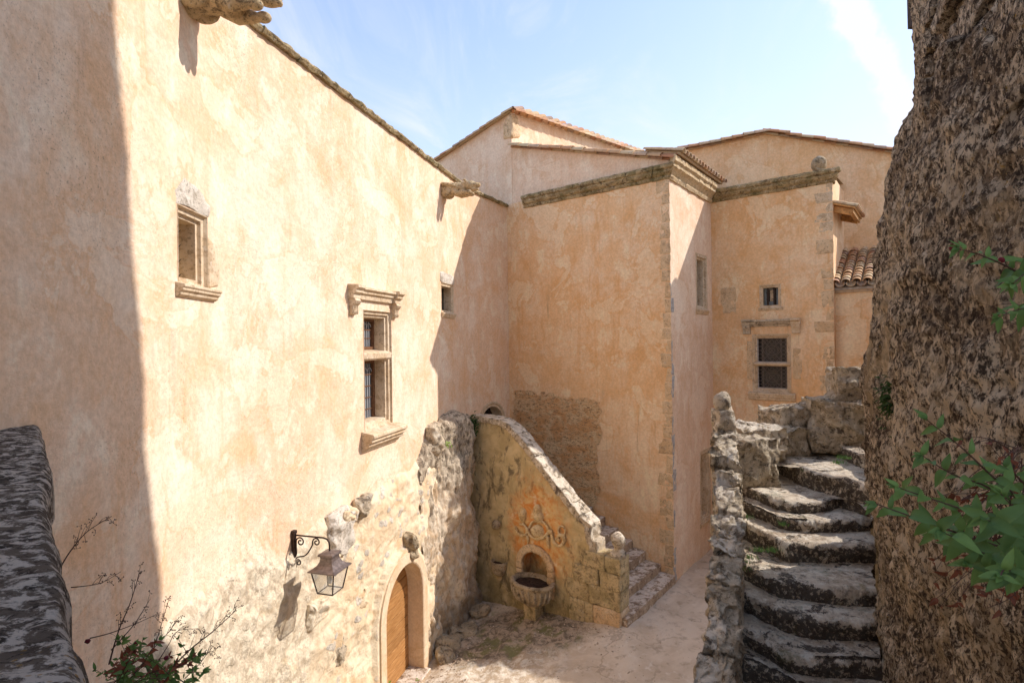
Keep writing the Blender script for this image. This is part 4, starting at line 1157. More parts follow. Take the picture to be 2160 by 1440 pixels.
# grille window on C with hood
f = frame(CP, wc2, [(0, -.012), (-.03, .015), (.0, .015), (.012, -.01), (.035, -.012), (.045, -.045), (.07, -.05), (.075, -.2)], 'window', M['trim'], house); f['label'] = 'two-light window with diamond iron grilles and carved hood'
mz = CP.hit(1628, 768)[1]
b = B(); molding(b, CP, wc2[0] - .02, wc2[1] + .02, [(-.15, mz - .05), (.0, mz - .045), (.045, mz - .01), (.05, mz + .02), (.0, mz + .045), (-.15, mz + .045)]); obj('transom', b, M['trim'], f, bevel=.004)
for za, zb_ in ((mz + .045, wc2[3] - .075), (wc2[2] + .075, mz - .05)):
    q = (wc2[0] + .075, wc2[1] - .075, za, zb_, 0)
    b = B(); b.quad(CP.at(q[0], -.18, q[2]), CP.at(q[1], -.18, q[2]), CP.at(q[1], -.18, q[3]), CP.at(q[0], -.18, q[3])); obj('pane', b, M['darkpane'], f)
    b = B(); W_, H_ = q[1] - q[0], q[3] - q[2]; cx, cz = (q[0] + q[1]) / 2, (q[2] + q[3]) / 2
    def T(pts, r=.0045): b.tube([CP.at(cx + x * W_ / 2, -.06, cz + z * H_ / 2) for x, z in pts], r, 4)
    for x in (-.96, -.62, .62, .96): T([(x, -1), (x, 1)], .006)
    for z in (-.96, .96): T([(-1, z), (1, z)], .006)
    for sg in (-1, 1):
        T([(-.62, -.9 * sg), (.62, .9 * sg)]); T([(-.62, 0), (0, .9 * sg), (.62, 0)]); T([(-.62, .45 * sg), (-.3, .9 * sg)]); T([(.62, .45 * sg), (.3, .9 * sg)])
    for rr in (.2, .42): T([(rr * math.cos(a), rr * math.sin(a)) for a in [2 * math.pi * i / 14 for i in range(15)]])
    for k in range(6):
        for sg in (-1, 1): T([(sg * .79 + .15 * math.cos(a), -.82 + k * .33 + .15 * math.sin(a)) for a in [2 * math.pi * i / 8 for i in range(9)]], .004)
    for x in (-.4, 0, .4):
        for z in (-.72, .72): T([(x + .16 * math.cos(a), z + .16 * math.sin(a)) for a in [2 * math.pi * i / 8 for i in range(9)]], .004)
    obj('iron_grille', b, simple('silvered_iron', (.17, .14, .13), .45, .6, .2, 30, 0), f)
    b = B(); pbox(b, CP, q[0] - .0, q[0] + .02, -.10, -.05, q[2], q[3]); pbox(b, CP, q[0] + .02, q[1], -.10, -.05, q[2], q[2] + .02); obj('edge_strip', b, M['plaster_grey'], f)
sill(CP, wc2[0] - .12, wc2[1] + .12, wc2[2] - .03, .19, .09, 'sill', M['trim'], f)
h0, hz0 = CP.hit(1567, 676, .06); h1_, _ = CP.hit(1686, 673, .06)
b = B(); molding(b, CP, h0 + .1, h1_ - .1, [(-.02, hz0 + .01), (.13, hz0), (.14, hz0 - .04), (.09, hz0 - .06), (.09, hz0 - .10), (.04, hz0 - .12), (.03, hz0 - .16), (-.02, hz0 - .17)]); obj('hood', b, M['greyrock'], f, bevel=.004)
for c in (h0 + .08, h1_ - .08):
    b = B(); molding(b, CP, c - .10, c + .10, [(-.02, hz0 + .02), (.16, hz0 + .02), (.17, hz0 - .03), (.12, hz0 - .06), (.12, hz0 - .12), (-.02, hz0 - .13)])
    molding(b, CP, c - .085, c + .085, [(-.02, hz0 - .12), (.10, hz0 - .12), (.11, hz0 - .17), (.08, hz0 - .22), (.06, hz0 - .27), (.065, hz0 - .33), (-.02, hz0 - .35)])
    for k in range(3): b.tube([CP.at(c - .055 + .055 * k, .06 - .02 * j, hz0 - .12 - .09 * j) for j in range(3)], .014, 5)
    obj('bracket', b, M['greyrock'] if c < h0 + .2 else M['trim'], f)

# quoin stones: P1 corner and P3 corner
def quoins(path, sc, z0, z1, hmin, hmax, side, parent, mat, skip=0.0, wmin=.14, wmax=.36):
    z = z0; k = 0
    while z < z1:
        h = rnd.uniform(hmin, hmax)
        if rnd.random() > skip:
            w_ = rnd.uniform(wmin, wmax) * (1.0 if k % 2 else .65)
            g = .012
            a, e = (sc - w_, sc - .004) if side < 0 else (sc + .004, sc + w_)
            j = lambda: rnd.uniform(-.035, .035)
            pts = [(a + j(), z + g), ((a + e) / 2, z + g), (e, z + g), (e, z + h - g), ((a + e) / 2, z + h - g + j() * .4), (a + j(), z + h - g)] if side < 0 else [(a, z + g), ((a + e) / 2, z + g), (e + j(), z + g), (e + j(), z + h - g), ((a + e) / 2, z + h - g), (a, z + h - g)]
            patch(path, pts, .004, 'quoin_stone', mat, parent, amp=.010, seed=z + sc, back=-.02)
        z += h; k += 1
quoins(AP, AP.L, -5.3, 3.3, .24, .42, -1, house, M['quoin'], .04)
quoins(BP, 0.0, -5.3, 1.0, .28, .5, 1, house, M['plaster_grey'], .25, .08, .2)
quoins(CP, CP.L, -1.6, 2.2, .26, .40, -1, house, M['quoin'], .25, .2, .42)
quoins(CP, CP.L, 2.4, 3.4, .2, .3, -1, house, M['trim'], .3, .2, .4)
for (u0, v0, u1, v1, sd) in ((1520, 608, 1552, 660, 5), (1575, 720, 1592, 800, 6), (1672, 735, 1690, 800, 7)):
    s0_, z1_ = CP.hit(u0, v0); s1_, z0_ = CP.hit(u1, v1)
    patch(CP, [(s0_, z0_), (s1_, z0_), (s1_ + .02, (z0_ + z1_) / 2), (s1_, z1_), (s0_, z1_)], .004, 'jamb_stone', M['quoin'], house, seed=sd, back=-.02)
# bared masonry patch on face A beside the stair
pts_px = [(1084, 822), (1110, 826), (1170, 832), (1225, 842), (1268, 846), (1270, 900), (1262, 980), (1264, 1040), (1256, 1095), (1200, 1040), (1130, 960), (1084, 905)]
pc = [AP.hit(u, v) for u, v in pts_px]
b = B(); NX, NZ2 = 110, 130
sx0, sx1 = min(p[0] for p in pc), max(p[0] for p in pc); szl, szh = min(p[1] for p in pc), max(p[1] for p in pc)
def inside(x, z):
    c = False; n = len(pc)
    for i in range(n):
        (x1, z1), (x2, z2) = pc[i], pc[(i + 1) % n]
        if (z1 > z) != (z2 > z) and x < (x2 - x1) * (z - z1) / (z2 - z1) + x1: c = not c
    return c
idx = {}
for j in range(NZ2 + 1):
    for i in range(NX + 1):
        s_ = sx0 + (sx1 - sx0) * i / NX; z = szl + (szh - szl) * j / NZ2
        p = AP.at(s_, 0, z); st = mn.voronoi(Vector((s_ * 9, 0, z * 15)))[0][0]
        h = .012 + .028 * max(0, .5 - st) + .012 * fbm(p, 6, 4, 4)
        idx[i, j] = len(b.v); b.v.append(AP.at(s_, max(.003, h), z))
for j in range(NZ2):
    for i in range(NX):
        s_ = sx0 + (sx1 - sx0) * (i + .5) / NX; z = szl + (szh - szl) * (j + .5) / NZ2
        if inside(s_ + .13 * fbm((s_, z, 0), 3.5, 5, 2), z + .13 * fbm((s_, z, 5), 3.5, 5, 2)): b.f.append((idx[i, j], idx[i + 1, j], idx[i + 1, j + 1], idx[i, j + 1]))
M['bared'] = rock('bared_orange_masonry', (.80, .46, .21), (.90, .68, .40), (.34, .19, .10), (.50, .36, .24), .1, .1, 0, 97, 1.0, (1, 1, 1.8), fine=1.8)
obj('bared_masonry', b, M['bared'], house, smooth=True, fixn=False)

# ------------------------------------------------------------------ gabled house behind
Q = AP.at(s78, -.01, 0)
gh = root('gabled_house', (Q.x + 1, Q.y + 3, -5.4), 'tall peach house with sloping tiled verges rising behind the corner', 'house')
LPg = sub(Q - dA * 4.6, Q)
zq = AP.hit(1078, 238)[1]; sL, zL = LPg.hit(917, 345)
slope = (zq - zL) / (LPg.L - sL)
b = B(); wall(b, LPg, 0, LPg.L, -5.5, lambda s_: zq - (LPg.L - s_) * slope); obj('wall', b, M['side'], gh)
RPg = sub(Q, Q + dB * 8.4)
zR = RPg.hit(1350, 326)[1]; sR = RPg.hit(1350, 326)[0]
zz0 = RPg.hit(1086, 240)[1]
b = B(); wall(b, RPg, 0.0, RPg.L, -5.5, lambda s_: zq + (zR - zq) * s_ / sR); obj('wall', b, M['side'], gh, label='sunlit side wall above the tiled shed roof')
pa = LPg.at(sL - .9, .06, zL - .9 * slope + .03); pb = LPg.at(LPg.L + .05, .06, zq + .05)
N = 15
for k in range(N):
    p0 = pa.lerp(pb, k / N); p1 = pa.lerp(pb, (k + 1) / N)
    inst(TILES, 'verge_tile', tmat(p0 + Vector((0, 0, rnd.uniform(-.03, 0) - .03)), p1 - p0, (0, 0, 1), False, .04), gh)
pa = RPg.at(-.05, .10, zq + .03); pb = RPg.at(sR + .3, .10, zR + .03)
N = 24
for k in range(N):
    p0 = pa.lerp(pb, k / N); p1 = pa.lerp(pb, (k + 1) / N)
    inst(TILES, 'ridge_tile', tmat(p1 + Vector((0, 0, rnd.uniform(-.01, 0.015) + .06)), p0 - p1 + Vector((0, 0, -.06)), (0, 0, 1), False, .05), gh)
    inst(TILES, 'verge_tile', tmat(p1 + Vector((0, 0, -.05)) + RPg.nrm(1) * .05, p0 - p1, (0, 0, 1), False, .03), gh)
b = B(); A_, B__ = LPg.at(0, .1, zq - LPg.L * slope + .02), LPg.at(LPg.L, .1, zq + .02)
b.add([A_, B__, B__ + dB * 8.4 + Vector((0, 0, (zR - zq) * 8.4 / sR)), A_ + dB * 8.4], ((0, 1, 2, 3),)); obj('roof', b, M['tile'], gh)
b = B(); s_, z = LPg.hit(1067, 262)
for (x, zz_, w_, h_) in ((LPg.L - .14, 5.78, .28, .5), ):
    patch(LPg, [(x - .12, zz_ - .28), (x + .14, zz_ - .35), (x + .14, zz_ + .25), (x - .02, zz_ + .28), (x - .16, zz_ + .05)], .02, 'bared_stone', M['quoin'], gh, .03, 3)
patch(RPg, [(.0, 5.45), (.30, 5.55), (.42, 5.8), (.25, 6.08), (.0, 6.12)], .02, 'bared_stone', M['quoin'], gh, .03, 8)
b = B(); b.quad(LPg.at(0, 0, -5.5), LPg.at(0, 0, 5), LPg.at(0, 0, 5) + dB * 8.4, LPg.at(0, 0, -5.5) + dB * 8.4); obj('wall', b, M['far'], gh)

# ------------------------------------------------------------------ far gable house
D1 = Vector((8.474, 13.616, 0)); dE = dirv(.97, -.24)
EP = sub(D1 - dE * 5.6, D1 + dE * 6)
fh = root('far_house', (7.5, 15, -5.4), 'orange stucco house with low tiled gable against the sky behind the tower house', 'house')
gp = [EP.hit(1385, 331), EP.hit(1615, 282), EP.hit(1915, 328)]
k2 = (gp[2][1] - gp[1][1]) / (gp[2][0] - gp[1][0]); gp.append((EP.L, gp[2][1] + k2 * (EP.L - gp[2][0]))); gp.insert(0, (0, gp[0][1] - .15))
b = B(); wall(b, EP, 0, EP.L, -5.5, lambda s_: interp(gp, s_), ds=.25); obj('wall', b, M['far'], fh)
for (a, e) in ((1, 2), (2, 3), (3, 4)):
    pa = EP.at(gp[a][0], .07, gp[a][1] + .02); pb = EP.at(gp[e][0], .07, gp[e][1] + .02); N = int((pb - pa).length / .27)
    up = 1 if a == 1 else -1
    for k in range(N):
        p0 = pa.lerp(pb, k / N); p1 = pa.lerp(pb, (k + 1) / N)
        if up < 0: p0, p1 = p1, p0
        inst(TILES, 'verge_tile', tmat(p0 + Vector((0, 0, rnd.uniform(-.02, .01))), p1 - p0, (0, 0, 1), False, .05), fh)
        inst(TILES, 'verge_tile', tmat(p0 + Vector((0, 0, -.05)) + EP.nrm(1) * -.1, p1 - p0, (0, 0, 1), False, .05), fh)
bk = Vector((.24, .97, 0)) * 7
b = B()
for a, e in zip(gp, gp[1:]):
    A_, E_ = EP.at(a[0], 0, a[1]), EP.at(e[0], 0, e[1]); b.quad(A_, E_, E_ + bk, A_ + bk)
obj('roof', b, M['tile'], fh)
b = B(); b.quad(EP.at(EP.L, 0, -5.5), EP.at(EP.L, 0, gp[-1][1]), EP.at(EP.L, 0, gp[-1][1]) + bk, EP.at(EP.L, 0, -5.5) + bk); obj('wall', b, M['far'], fh)
# little wooden rafter canopy at the return wall
cn = root('eave_canopy', (7.9, 12.7, 2.8), 'short wooden rafter canopy with tiles projecting from the return wall below the ball finial', 'canopy')
cp0 = DP.at(.05, 0, 0); c_in0, c_in1 = DP.at(.10, 0, 3.02), DP.at(1.5, 0, 3.02)
outn = DP.nrm(.5)
for k in range(9):
    a = DP.at(.08 + .17 * k, 0.0, 3.04); b = B(); e = DP.at(.08 + .17 * k, .42, 2.88)
    b.box((a + e) / 2, .13, (e - a).length, .03, DP.tan(.5), (e - a).normalized(), DP.tan(.5).cross((e - a).normalized())); obj('board', b, M['rafter'], cn)
for k in range(2):
    s_ = .18 + 1.15 * k; b = B(); a = DP.at(s_, 0, 2.93); e = DP.at(s_, .36, 2.80); b.box((a + e) / 2, .10, (e - a).length, .13, DP.tan(.5), (e - a).normalized(), DP.tan(.5).cross((e - a).normalized())); obj('rafter', b, M['rafter'], cn, bevel=.006)
b = B(); a = DP.at(.1, .34, 2.83); e = DP.at(1.5, .34, 2.83); b.box((a + e) / 2, (e - a).length, .09, .10, DP.tan(.5), outn, Vector((0, 0, 1))); obj('beam', b, M['rafter'], cn, bevel=.006)
for k in range(8):
    inst(TILE, 'roof_tile', tmat(DP.at(.1 + .19 * k, .47, 2.90), -outn + Vector((0, 0, .34)), (0, 0, 1)), cn)
    inst(TILE, 'roof_tile', tmat(DP.at(.1 + .19 * k, .25, 2.98), -outn + Vector((0, 0, .34)), (0, 0, 1)), cn)

# ------------------------------------------------------------------ annex with tiled lean-to roof
ax0 = P3 + dB * .2
XP = sub(ax0 - dA * .05, ax0 + dA * 4.2)
an = root('annex', (8.4, 11.8, -5.4), 'low ochre annex with curved terracotta lean-to tiles between tower house and rock tower', 'annex')
b = B(); wall(b, XP, 0, XP.L, -6.4, 1.12); obj('wall', b, M['tower'], an)
ez, tz = 1.13, 2.02
nin = -XP.nrm(.5)
er = nin * 1.62 + Vector((0, 0, tz - ez)); sd_ = er.normalized(); upn = XP.tan(.5).cross(sd_); upn = upn if upn.z > 0 else -upn
b = B(); A_ = XP.at(0, .08, ez - .01); E_ = XP.at(XP.L, .08, ez - .01); b.add([A_, E_, E_ + er, A_ + er, A_ - Z * .05, E_ - Z * .05, E_ + er - Z * .05, A_ + er - Z * .05], ((0, 1, 2, 3), (4, 7, 6, 5), (0, 4, 5, 1), (1, 5, 6, 2), (2, 6, 7, 3), (3, 7, 4, 0))); obj('roof_deck', b, M['plaster_grey'], an)
sp_ = .205
TL = tile_mesh(.096, .072, .30, 8, .018)
for c in range(9):
    for k in range(13):
        base = XP.at(.07 + sp_ * c, .14, ez + .05) + sd_ * (.148 * k)
        inst(TL, 'roof_tile', tmat(base + upn * (.055 + rnd.uniform(-.006, .008)), sd_ - upn * .14, upn, False, .05), an)
        if k % 2 == 0: inst(TL, 'pan_tile', tmat(base + XP.tan(.5) * sp_ * .5 + upn * .05 - sd_ * .05, sd_, upn, True, .02), an)
b = B(); pbox(b, XP, 0, XP.L, .0, .05, ez - .12, ez - .02); obj('eave_course', b, M['tile'], an)
bw = B(); wg = [(7.7, 9.0), (11.5, 9.0), (11.5, 10.95), (7.7, 10.95)]; wz = [-.36, -.36, .94, .94]  # unseen block added behind the tower to keep sun off the court
for i in range(4):
    j = (i + 1) % 4; bw.quad((*wg[i], -6.4), (*wg[j], -6.4), (*wg[j], wz[j]), (*wg[i], wz[i]))
obj('unseen_shade_wall', bw, M['tower'], an)
bw = B(); bw.quad((7.6, 8.9, -.36), (11.6, 8.9, -.36), (11.6, 11.0, 1.0), (7.6, 11.0, 1.0)); obj('unseen_shade_roof', bw, M['tile'], an)
b = B(); p0 = XP.at(.0, .02, ez) ; b.tube([p0 + upn * .03, p0 + er + upn * .03], [.06, .05], 7); b.tube([p0 + er + upn * .03, p0 + er + XP.tan(.5) * 3 + upn * .03], .035, 6); disp(b, .02, 8); obj('mortar_fillet', b, M['plaster_grey'], an)

# ------------------------------------------------------------------ court stair and fountain wall
PF = Vector((1.94, 9.867, 0)); FP = Path([V2(PF - dA * 4.0), V2(PF), ]); FL = FP.L
def fs(u, v): return FP.hit(u, v)
FCEN = ((lambda q: tuple(FP.at(q[0], 0, q[1])))(fs(1135, 1120)), 0)
FCEN = (FCEN[0], 0)
M['fwall'] = fountain_mat()
fwt = root('fountain_wall', (FP.at(FL / 2, 0, -5.5)), 'weathered stair wall with sloping lichen-white top, carrying the wall fountain', 'wall')
top = [fs(u, v) for u, v in ((1000, 882), (1035, 888), (1062, 893), (1085, 914), (1130, 973), (1175, 1032), (1215, 1084), (1240, 1112))]
ftab = [(0, top[0][1] - .05)] + top
send = fs(1243, 1100)[0]
nr = rect(FP, 1103, 1164, 1158, 1262); nr = (nr[0], nr[1], -5.18, -4.33, .30)
b = B(); NX, NZ3 = 150, 130; idx = {}
for j in range(NZ3 + 1):
    for i in range(NX + 1):
        s_ = send * i / NX; zt_ = interp(ftab, s_); z = -6.4 + (zt_ + 6.4) * j / NZ3
        p = FP.at(s_, 0, z); idx[i, j] = len(b.v); k = min(1, (zt_ - z) / .1)
        b.v.append(FP.at(s_, .03 * fbm(p, 2, 5, 3) + .012 * fbm(p, 9, 3, 5) - .03 * (1 - k), z))
        if i and j and not arch_in(nr, s_ - send / NX / 2, z - .02, .0): b.f.append((idx[i - 1, j - 1], idx[i, j - 1], idx[i, j], idx[i - 1, j]))
obj('wall_face', b, M['fwall'], fwt, smooth=True, fixn=False)
# back + end
b = B(); b.grid(20, 1, lambda u, v: FP.at(send * u, -.34, -6.4 + (interp(ftab, send * u) + 6.4) * v)); b.quad(FP.at(send, 0, -6.4), FP.at(send, -.34, -6.4), FP.at(send, -.34, interp(ftab, send)), FP.at(send, 0, interp(ftab, send))); obj('wall_core', b, M['outcrop'], fwt)
# sloping coping stones
n = 11; s0_ = fs(1040, 890)[0]
for k in range(-6, n):
    a = s0_ + (send - s0_) * k / n; e = s0_ + (send - s0_) * (k + 1) / n
    if a < 0: continue
    za_, ze_ = interp(ftab, a), interp(ftab, e)
    tv = (FP.at(e, 0, ze_) - FP.at(a, 0, za_)); c = (FP.at(a, -.17, za_) + FP.at(e, -.17, ze_)) / 2 + Vector((0, 0, .01)); t = tv.normalized(); nn = FP.nrm(.5); b = B()
    lump(b, c, tv.length * 1.03, .38, .13, t, nn, t.cross(nn) * -1, 9, .06, .022, 4, k * 3.3)
    obj('coping_stone', b, M['capstone'], fwt, smooth=True)
b = B(); lump(b, FP.at(send - .02, -.17, interp(ftab, send) - .32), .12, .36, .75, dA, FP.nrm(.5), Z, 8, .2, .05, 4, 3); obj('coping_stone', b, M['capstone'], fwt, smooth=True)
# pier of squared blocks at the stair foot
zt_p = fs(1280, 1172)[1]
M['pier'] = rock('pier_block_stone', (.56, .42, .22), (.68, .53, .30), (.24, .175, .095), (.50, .42, .30), .3, .3, .3, 44, .9, fine=1.3)
rows = [(-6.0, -5.0, (send - .35, 0.16, .45, 1.0)), (-5.0, -4.62, (send - .45, .45, 1.0)), (-4.62, -4.3, (send - .25, .6, 1.0)), (-4.3, zt_p, (send - .1, 1.0))]
rows = [(-6.0, -5.02, [(send - .45, send - .12), (send - .10, send + .06), (send + .08, FL)]),
        (-5.0, -4.66, [(send - .50, send - .02), (send + .0, FL + .005)]),
        (-4.64, -4.34, [(send - .35, send + .2), (send + .22, FL)]),
        (-4.32, zt_p, [(send - .12, send + .34), (send + .35, FL + .01)])]
for ri, (z0, z1, cells) in enumerate(rows):
    for ci, (a, e) in enumerate(cells):
        b = B(); c = FP.at((a + e) / 2, -.15, (z0 + z1) / 2); lump(b, c, e - a + .012, .36, z1 - z0 + .016, dA, FP.nrm(.5), Z, 12, .02, .02, 3.5, ri * 7 + ci)
        obj('stone_block', b, M['pier'] if (ri, ci) != (0, 2) else M['quoin'], fwt, smooth=True)
b = B(); c = FP.at(send + .06, -.17, zt_p + .10); lump(b, c, .20, .34, .25, dA, FP.nrm(.5), Z, 6, .15, .03, 4, 8); obj('stone_block', b, M['greyrock'], fwt, smooth=True)
b = B(); c = FP.at(FL - .12, -.17, zt_p)
b.lathe(c, [(.16, -.02), (.15, .05), (.085, .10), (.08, .14), (.12, .20), (.14, .28), (.12, .36), (.07, .41), (0, .43)], 14); disp(b, .025, 7, 4, 3)
obj('pier_finial', b, M['capstone'], fwt, smooth=True, label='weathered pine-cone finial on the stair pier')
# niche lining, arch stones
b = B(); loft(b, FP, [(outline(*nr), .02), (outline(*ins(nr, .03)), -.32)], True); obj('niche', b, M['fwall'], fwt)
nA = 13; c_ = (nr[0] + nr[1]) / 2; hw = (nr[1] - nr[0]) / 2; zs = nr[3] - nr[4]
for k in range(nA):
    a0, a1 = math.pi * k / nA, math.pi * (k + 1) / nA; am = (a0 + a1) / 2; b = B()
    cc = FP.at(c_ + (hw + .06) * math.cos(am), .025, zs + (nr[4] + .06) * math.sin(am))
    X_ = (dA * math.cos(am) + Z * math.sin(am)).normalized(); Y_ = (dA * -math.sin(am) + Z * math.cos(am)).normalized()
    lump(b, cc, .15, .122, .07, X_, Y_, FP.nrm(.5), 3, .15, .01, 8, k); obj('arch_stone', b, M['quoin'], fwt, smooth=True)
for sg in (-1, 1):
    for k in range(4):
        b = B(); lump(b, FP.at(c_ + sg * (hw + .06), .02, zs - .07 - .14 * k), .15, .135, .07, dA, Z, FP.nrm(.5), 3, .15, .012, 8, k + sg * 9); obj('arch_stone', b, M['quoin'], fwt, smooth=True)
# carved relief
b = B()
def R(u, v, o=.03):
    s_, z = fs(u, v); return FP.at(s_, o, z)
sc = [(1113, 1112), (1120, 1127), (1132, 1134), (1146, 1133), (1156, 1124), (1163, 1118), (1166, 1128), (1170, 1142), (1179, 1149), (1188, 1146), (1192, 1136), (1188, 1127), (1180, 1128), (1178, 1136), (1183, 1139)]
def cat(pts, m=4):
    out = []
    for i in range(len(pts) - 1):
        p0, p1, p2, p3 = pts[max(i - 1, 0)], pts[i], pts[i + 1], pts[min(i + 2, len(pts) - 1)]
        for k in range(m):
            t = k / m; out.append(tuple(.5 * (2 * p1[j] + (p2[j] - p0[j]) * t + (2 * p0[j] - 5 * p1[j] + 4 * p2[j] - p3[j]) * t * t + (3 * p1[j] - p0[j] - 3 * p2[j] + p3[j]) * t ** 3) for j in range(2)))
    return out + [pts[-1]]
b.tube([R(*p) for p in cat(sc)], .034, 7)
b.tube([R(*p) for p in cat([(1180, 1125), (1180, 1113), (1186, 1108), (1194, 1116), (1192, 1126)])], .022, 6)
b.tube([R(*p) for p in [(1114, 1128), (1116, 1138), (1114, 1147)]], [.035, .03, .01], 6)
b.tube([R(*p) for p in [(1158, 1130), (1158, 1145), (1160, 1158)]], [.035, .04, .01], 6)
b.ell(R(1135, 1075, .03), .09, .09, .13, n=12); b.ell(R(1138, 1088, .02), .12, .10, .10, n=12)
b.ell(R(1137, 1118, .02), .17, .08, .13, n=12); b.tube([R(*p) for p in cat([(1118, 1112), (1124, 1100), (1140, 1098), (1152, 1104), (1158, 1114)])], .03, 6)
b.ell(R(1104, 1085, .01), .10, .08, .16, n=12)
b.tube([R(*p) for p in cat([(1088, 1108), (1093, 1122), (1104, 1128), (1113, 1120), (1108, 1106), (1098, 1104)])], .03, 6)
disp(b, .012, 12, 3, 3)
M['relief'] = rock('worn_cream_carving', (.70, .50, .24), (.76, .60, .36), (.42, .25, .10), (.7, .56, .36), .1, .1, 0, 101, .5, fine=2, crack=.1)
obj('carved_relief', b, M['relief'], fwt, remesh=.012, label='worn carved scroll and garland above the fountain niche')
# knob and side bracket
s_, z = fs(1052, 1104); b = B(); b.ell(FP.at(s_, .10, z), .10, .13, .10, n=12); disp(b, .03, 7, 5); obj('stone_spout', b, M['outcrop'], fwt, smooth=True)
# fountain basin: a thing of its own
fc, fz = fs(1138, 1215); bz = -5.05
fb = root('fountain_basin', FP.at(fc, .3, -5.7), 'half-round carved stone basin on a square pedestal below the arched niche', 'fountain')
cen = FP.at(fc - .02, .22, 0); Xv, Yv = dA, FP.nrm(.5)
rimz = fs(1128, 1225)[1] + .12
b = B(); b.lathe(cen + Z * (rimz - .42), [(.20, -.04), (.30, .02), (.40, .12), (.455, .26), (.47, .36), (.50, .38), (.50, .42), (.42, .43), (.40, .36), (.39, .33)], 24, Xv, Yv * .72, Z); disp(b, .012, 6, 2)
obj('bowl', b, M['outcrop'], fb, smooth=True)
for k in range(11):
    a = math.pi * (k + .5) / 11; b = B(); pts = [cen + Z * (rimz - .42 + z_) + Xv * (r_ * math.cos(a)) + Yv * (.72 * r_ * math.sin(a)) for r_, z_ in ((.31, .03), (.41, .12), (.46, .25), (.475, .34))]
    b.tube(pts, [.015, .035, .035, .02], 6); obj('lobe', b, M['outcrop'], fb, smooth=True)
b = B(); b.lathe(cen + Z * (rimz - .07), [(.39, 0), (.2, .01), (0, .015)], 20, Xv, Yv * .72, Z); disp(b, .02, 14, 2, 3, dirv=Z); obj('leaf_litter', b, M['soil'], fb, kind='stuff')
b = B(); b.box(cen + Z * (rimz - .42 - .3) - Yv * .02, .30, .28, .62, Xv, Yv, Z); disp(b, .015, 5, 1); obj('pedestal', b, M['pier'], fb, bevel=.02)
s2, z2 = fs(1056, 1195); fb2 = root('holy_water_basin', FP.at(s2, .1, z2 - .2), 'small rounded stone basin set in the fountain wall left of the niche', 'basin')
b = B(); b.lathe(FP.at(s2, .03, z2 - .18), [(.04, 0), (.12, .05), (.17, .15), (.19, .27), (.20, .32), (.165, .33), (.15, .26)], 18, Xv, Yv, Z); disp(b, .012, 7, 4); obj('bowl', b, M['outcrop'], fb2, smooth=True)
b = B(); b.lathe(FP.at(s2, .03, z2 + .09), [(.16, 0), (0, .01)], 12, Xv, Yv, Z); obj('leaf_litter', b, M['soil'], fb2, kind='stuff')
b = B(); b.lathe(FP.at(c_, -.05, -5.12), [(.34, 0), (.2, .04), (0, .06)], 18, Xv, Yv, Z); disp(b, .02, 12, 3); o = obj('leaf_litter', b, M['soil'], fwt, kind='stuff')

# steps climbing along face A, between it and the fountain wall
st = root('court_stairs', (2.4, 11, -5.4), 'pale worn stone steps climbing left between the fountain wall and the tower house', 'stairs')
sa = [4.55 - .335 * k for k in range(14)]; za_ = [-5.14, -4.96, -4.77, -4.58, -4.39] + [-4.39 + .19 * (k + 1) for k in range(9)]
dist = (AP.at(1, 0, 0) - FP.at(1, -.34, 0)).dot(-AP.nrm(1)) ; gap = abs((FP.at(1, -.34, 0) - AP.at(1, 0, 0)).dot(AP.nrm(1)))
for k in range(14):
    z1 = za_[k]; z0 = z1 - .19 if k else -5.6
    s1_ = sa[k]; s0_ = (sa[k + 1] - .06) if k < 13 else 0.0
    cuts = [0.0, rnd.uniform(.35, .6) * gap, gap] if k < 7 else [0, gap]
    for a, e in zip(cuts, cuts[1:]):
        out = gap + (.42 if k == 0 else 0) if e == gap else e
        if k == 0 and e == gap: out = gap + .30
        b = B(); jit = rnd.uniform(-.02, .02)
        c = AP.at((s0_ + s1_) / 2, (a + out) / 2, (z0 + z1) / 2 + rnd.uniform(-.006, .006))
        lump(b, c + dA * jit, s1_ - s0_ + .02, out - a - .012, z1 - z0 + .02, dA, AP.nrm(1), Z, 14, .0, .013, 3.0, k * 5 + a)
        obj('step', b, M['stepslab'], st, smooth=True)

# ------------------------------------------------------------------ rock outcrop between left house and fountain wall
o0 = LP.at(LP.hit(905, 1100)[0], .10, 0); fl = FP.at(fs(1003, 1100)[0], .06, 0)
OP = Path([V2(o0 - LP.tan(LP.hit(905, 1100)[0]) * .6), V2(o0), V2(o0.lerp(fl, .35) + Vector((.16, -.02, 0))), V2(o0.lerp(fl, .75) + Vector((.13, .0, 0))), V2(fl), V2(fl + Vector((.05, .8, 0)))])
ot = sorted([OP.hit(u, v) for u, v in ((880, 985), (900, 925), (925, 892), (950, 880), (975, 868), (1000, 872))])
ot.append((OP.L, ot[-1][1] - .02))
b = B(); NX, NZ4 = 140, 150; cavs, cavz = OP.hit(990, 1215)
b2_ = []
for j in range(NZ4 + 1):
    for i in range(NX + 1):
        s_ = OP.L * i / NX; zt_ = interp(ot, s_) + .06 * fbm((s_, 3, 0), 3, 4); z = -6.5 + (zt_ + 6.5) * j / NZ4
        p = OP.at(s_, 0, z); of = .12 * fbm(p, 1.3, 5, 21) + .07 * fbm((p.x * 2.5, p.y * 2.5, p.z * .8), 2.6, 5, 3) + .035 * fbm(p, 9, 4, 2) + .07 * max(0, (-2.2 - z)) * .25
        of -= .3 * max(0, 1 - (zt_ - z) / .25) ** 2
        g = ((s_ - cavs) / .17) ** 2 + ((z - cavz) / .36) ** 2
        if g < 1: of -= .45 * (1 - g) ** .5
        b.v.append(OP.at(s_, of, z))
w_ = NX + 1
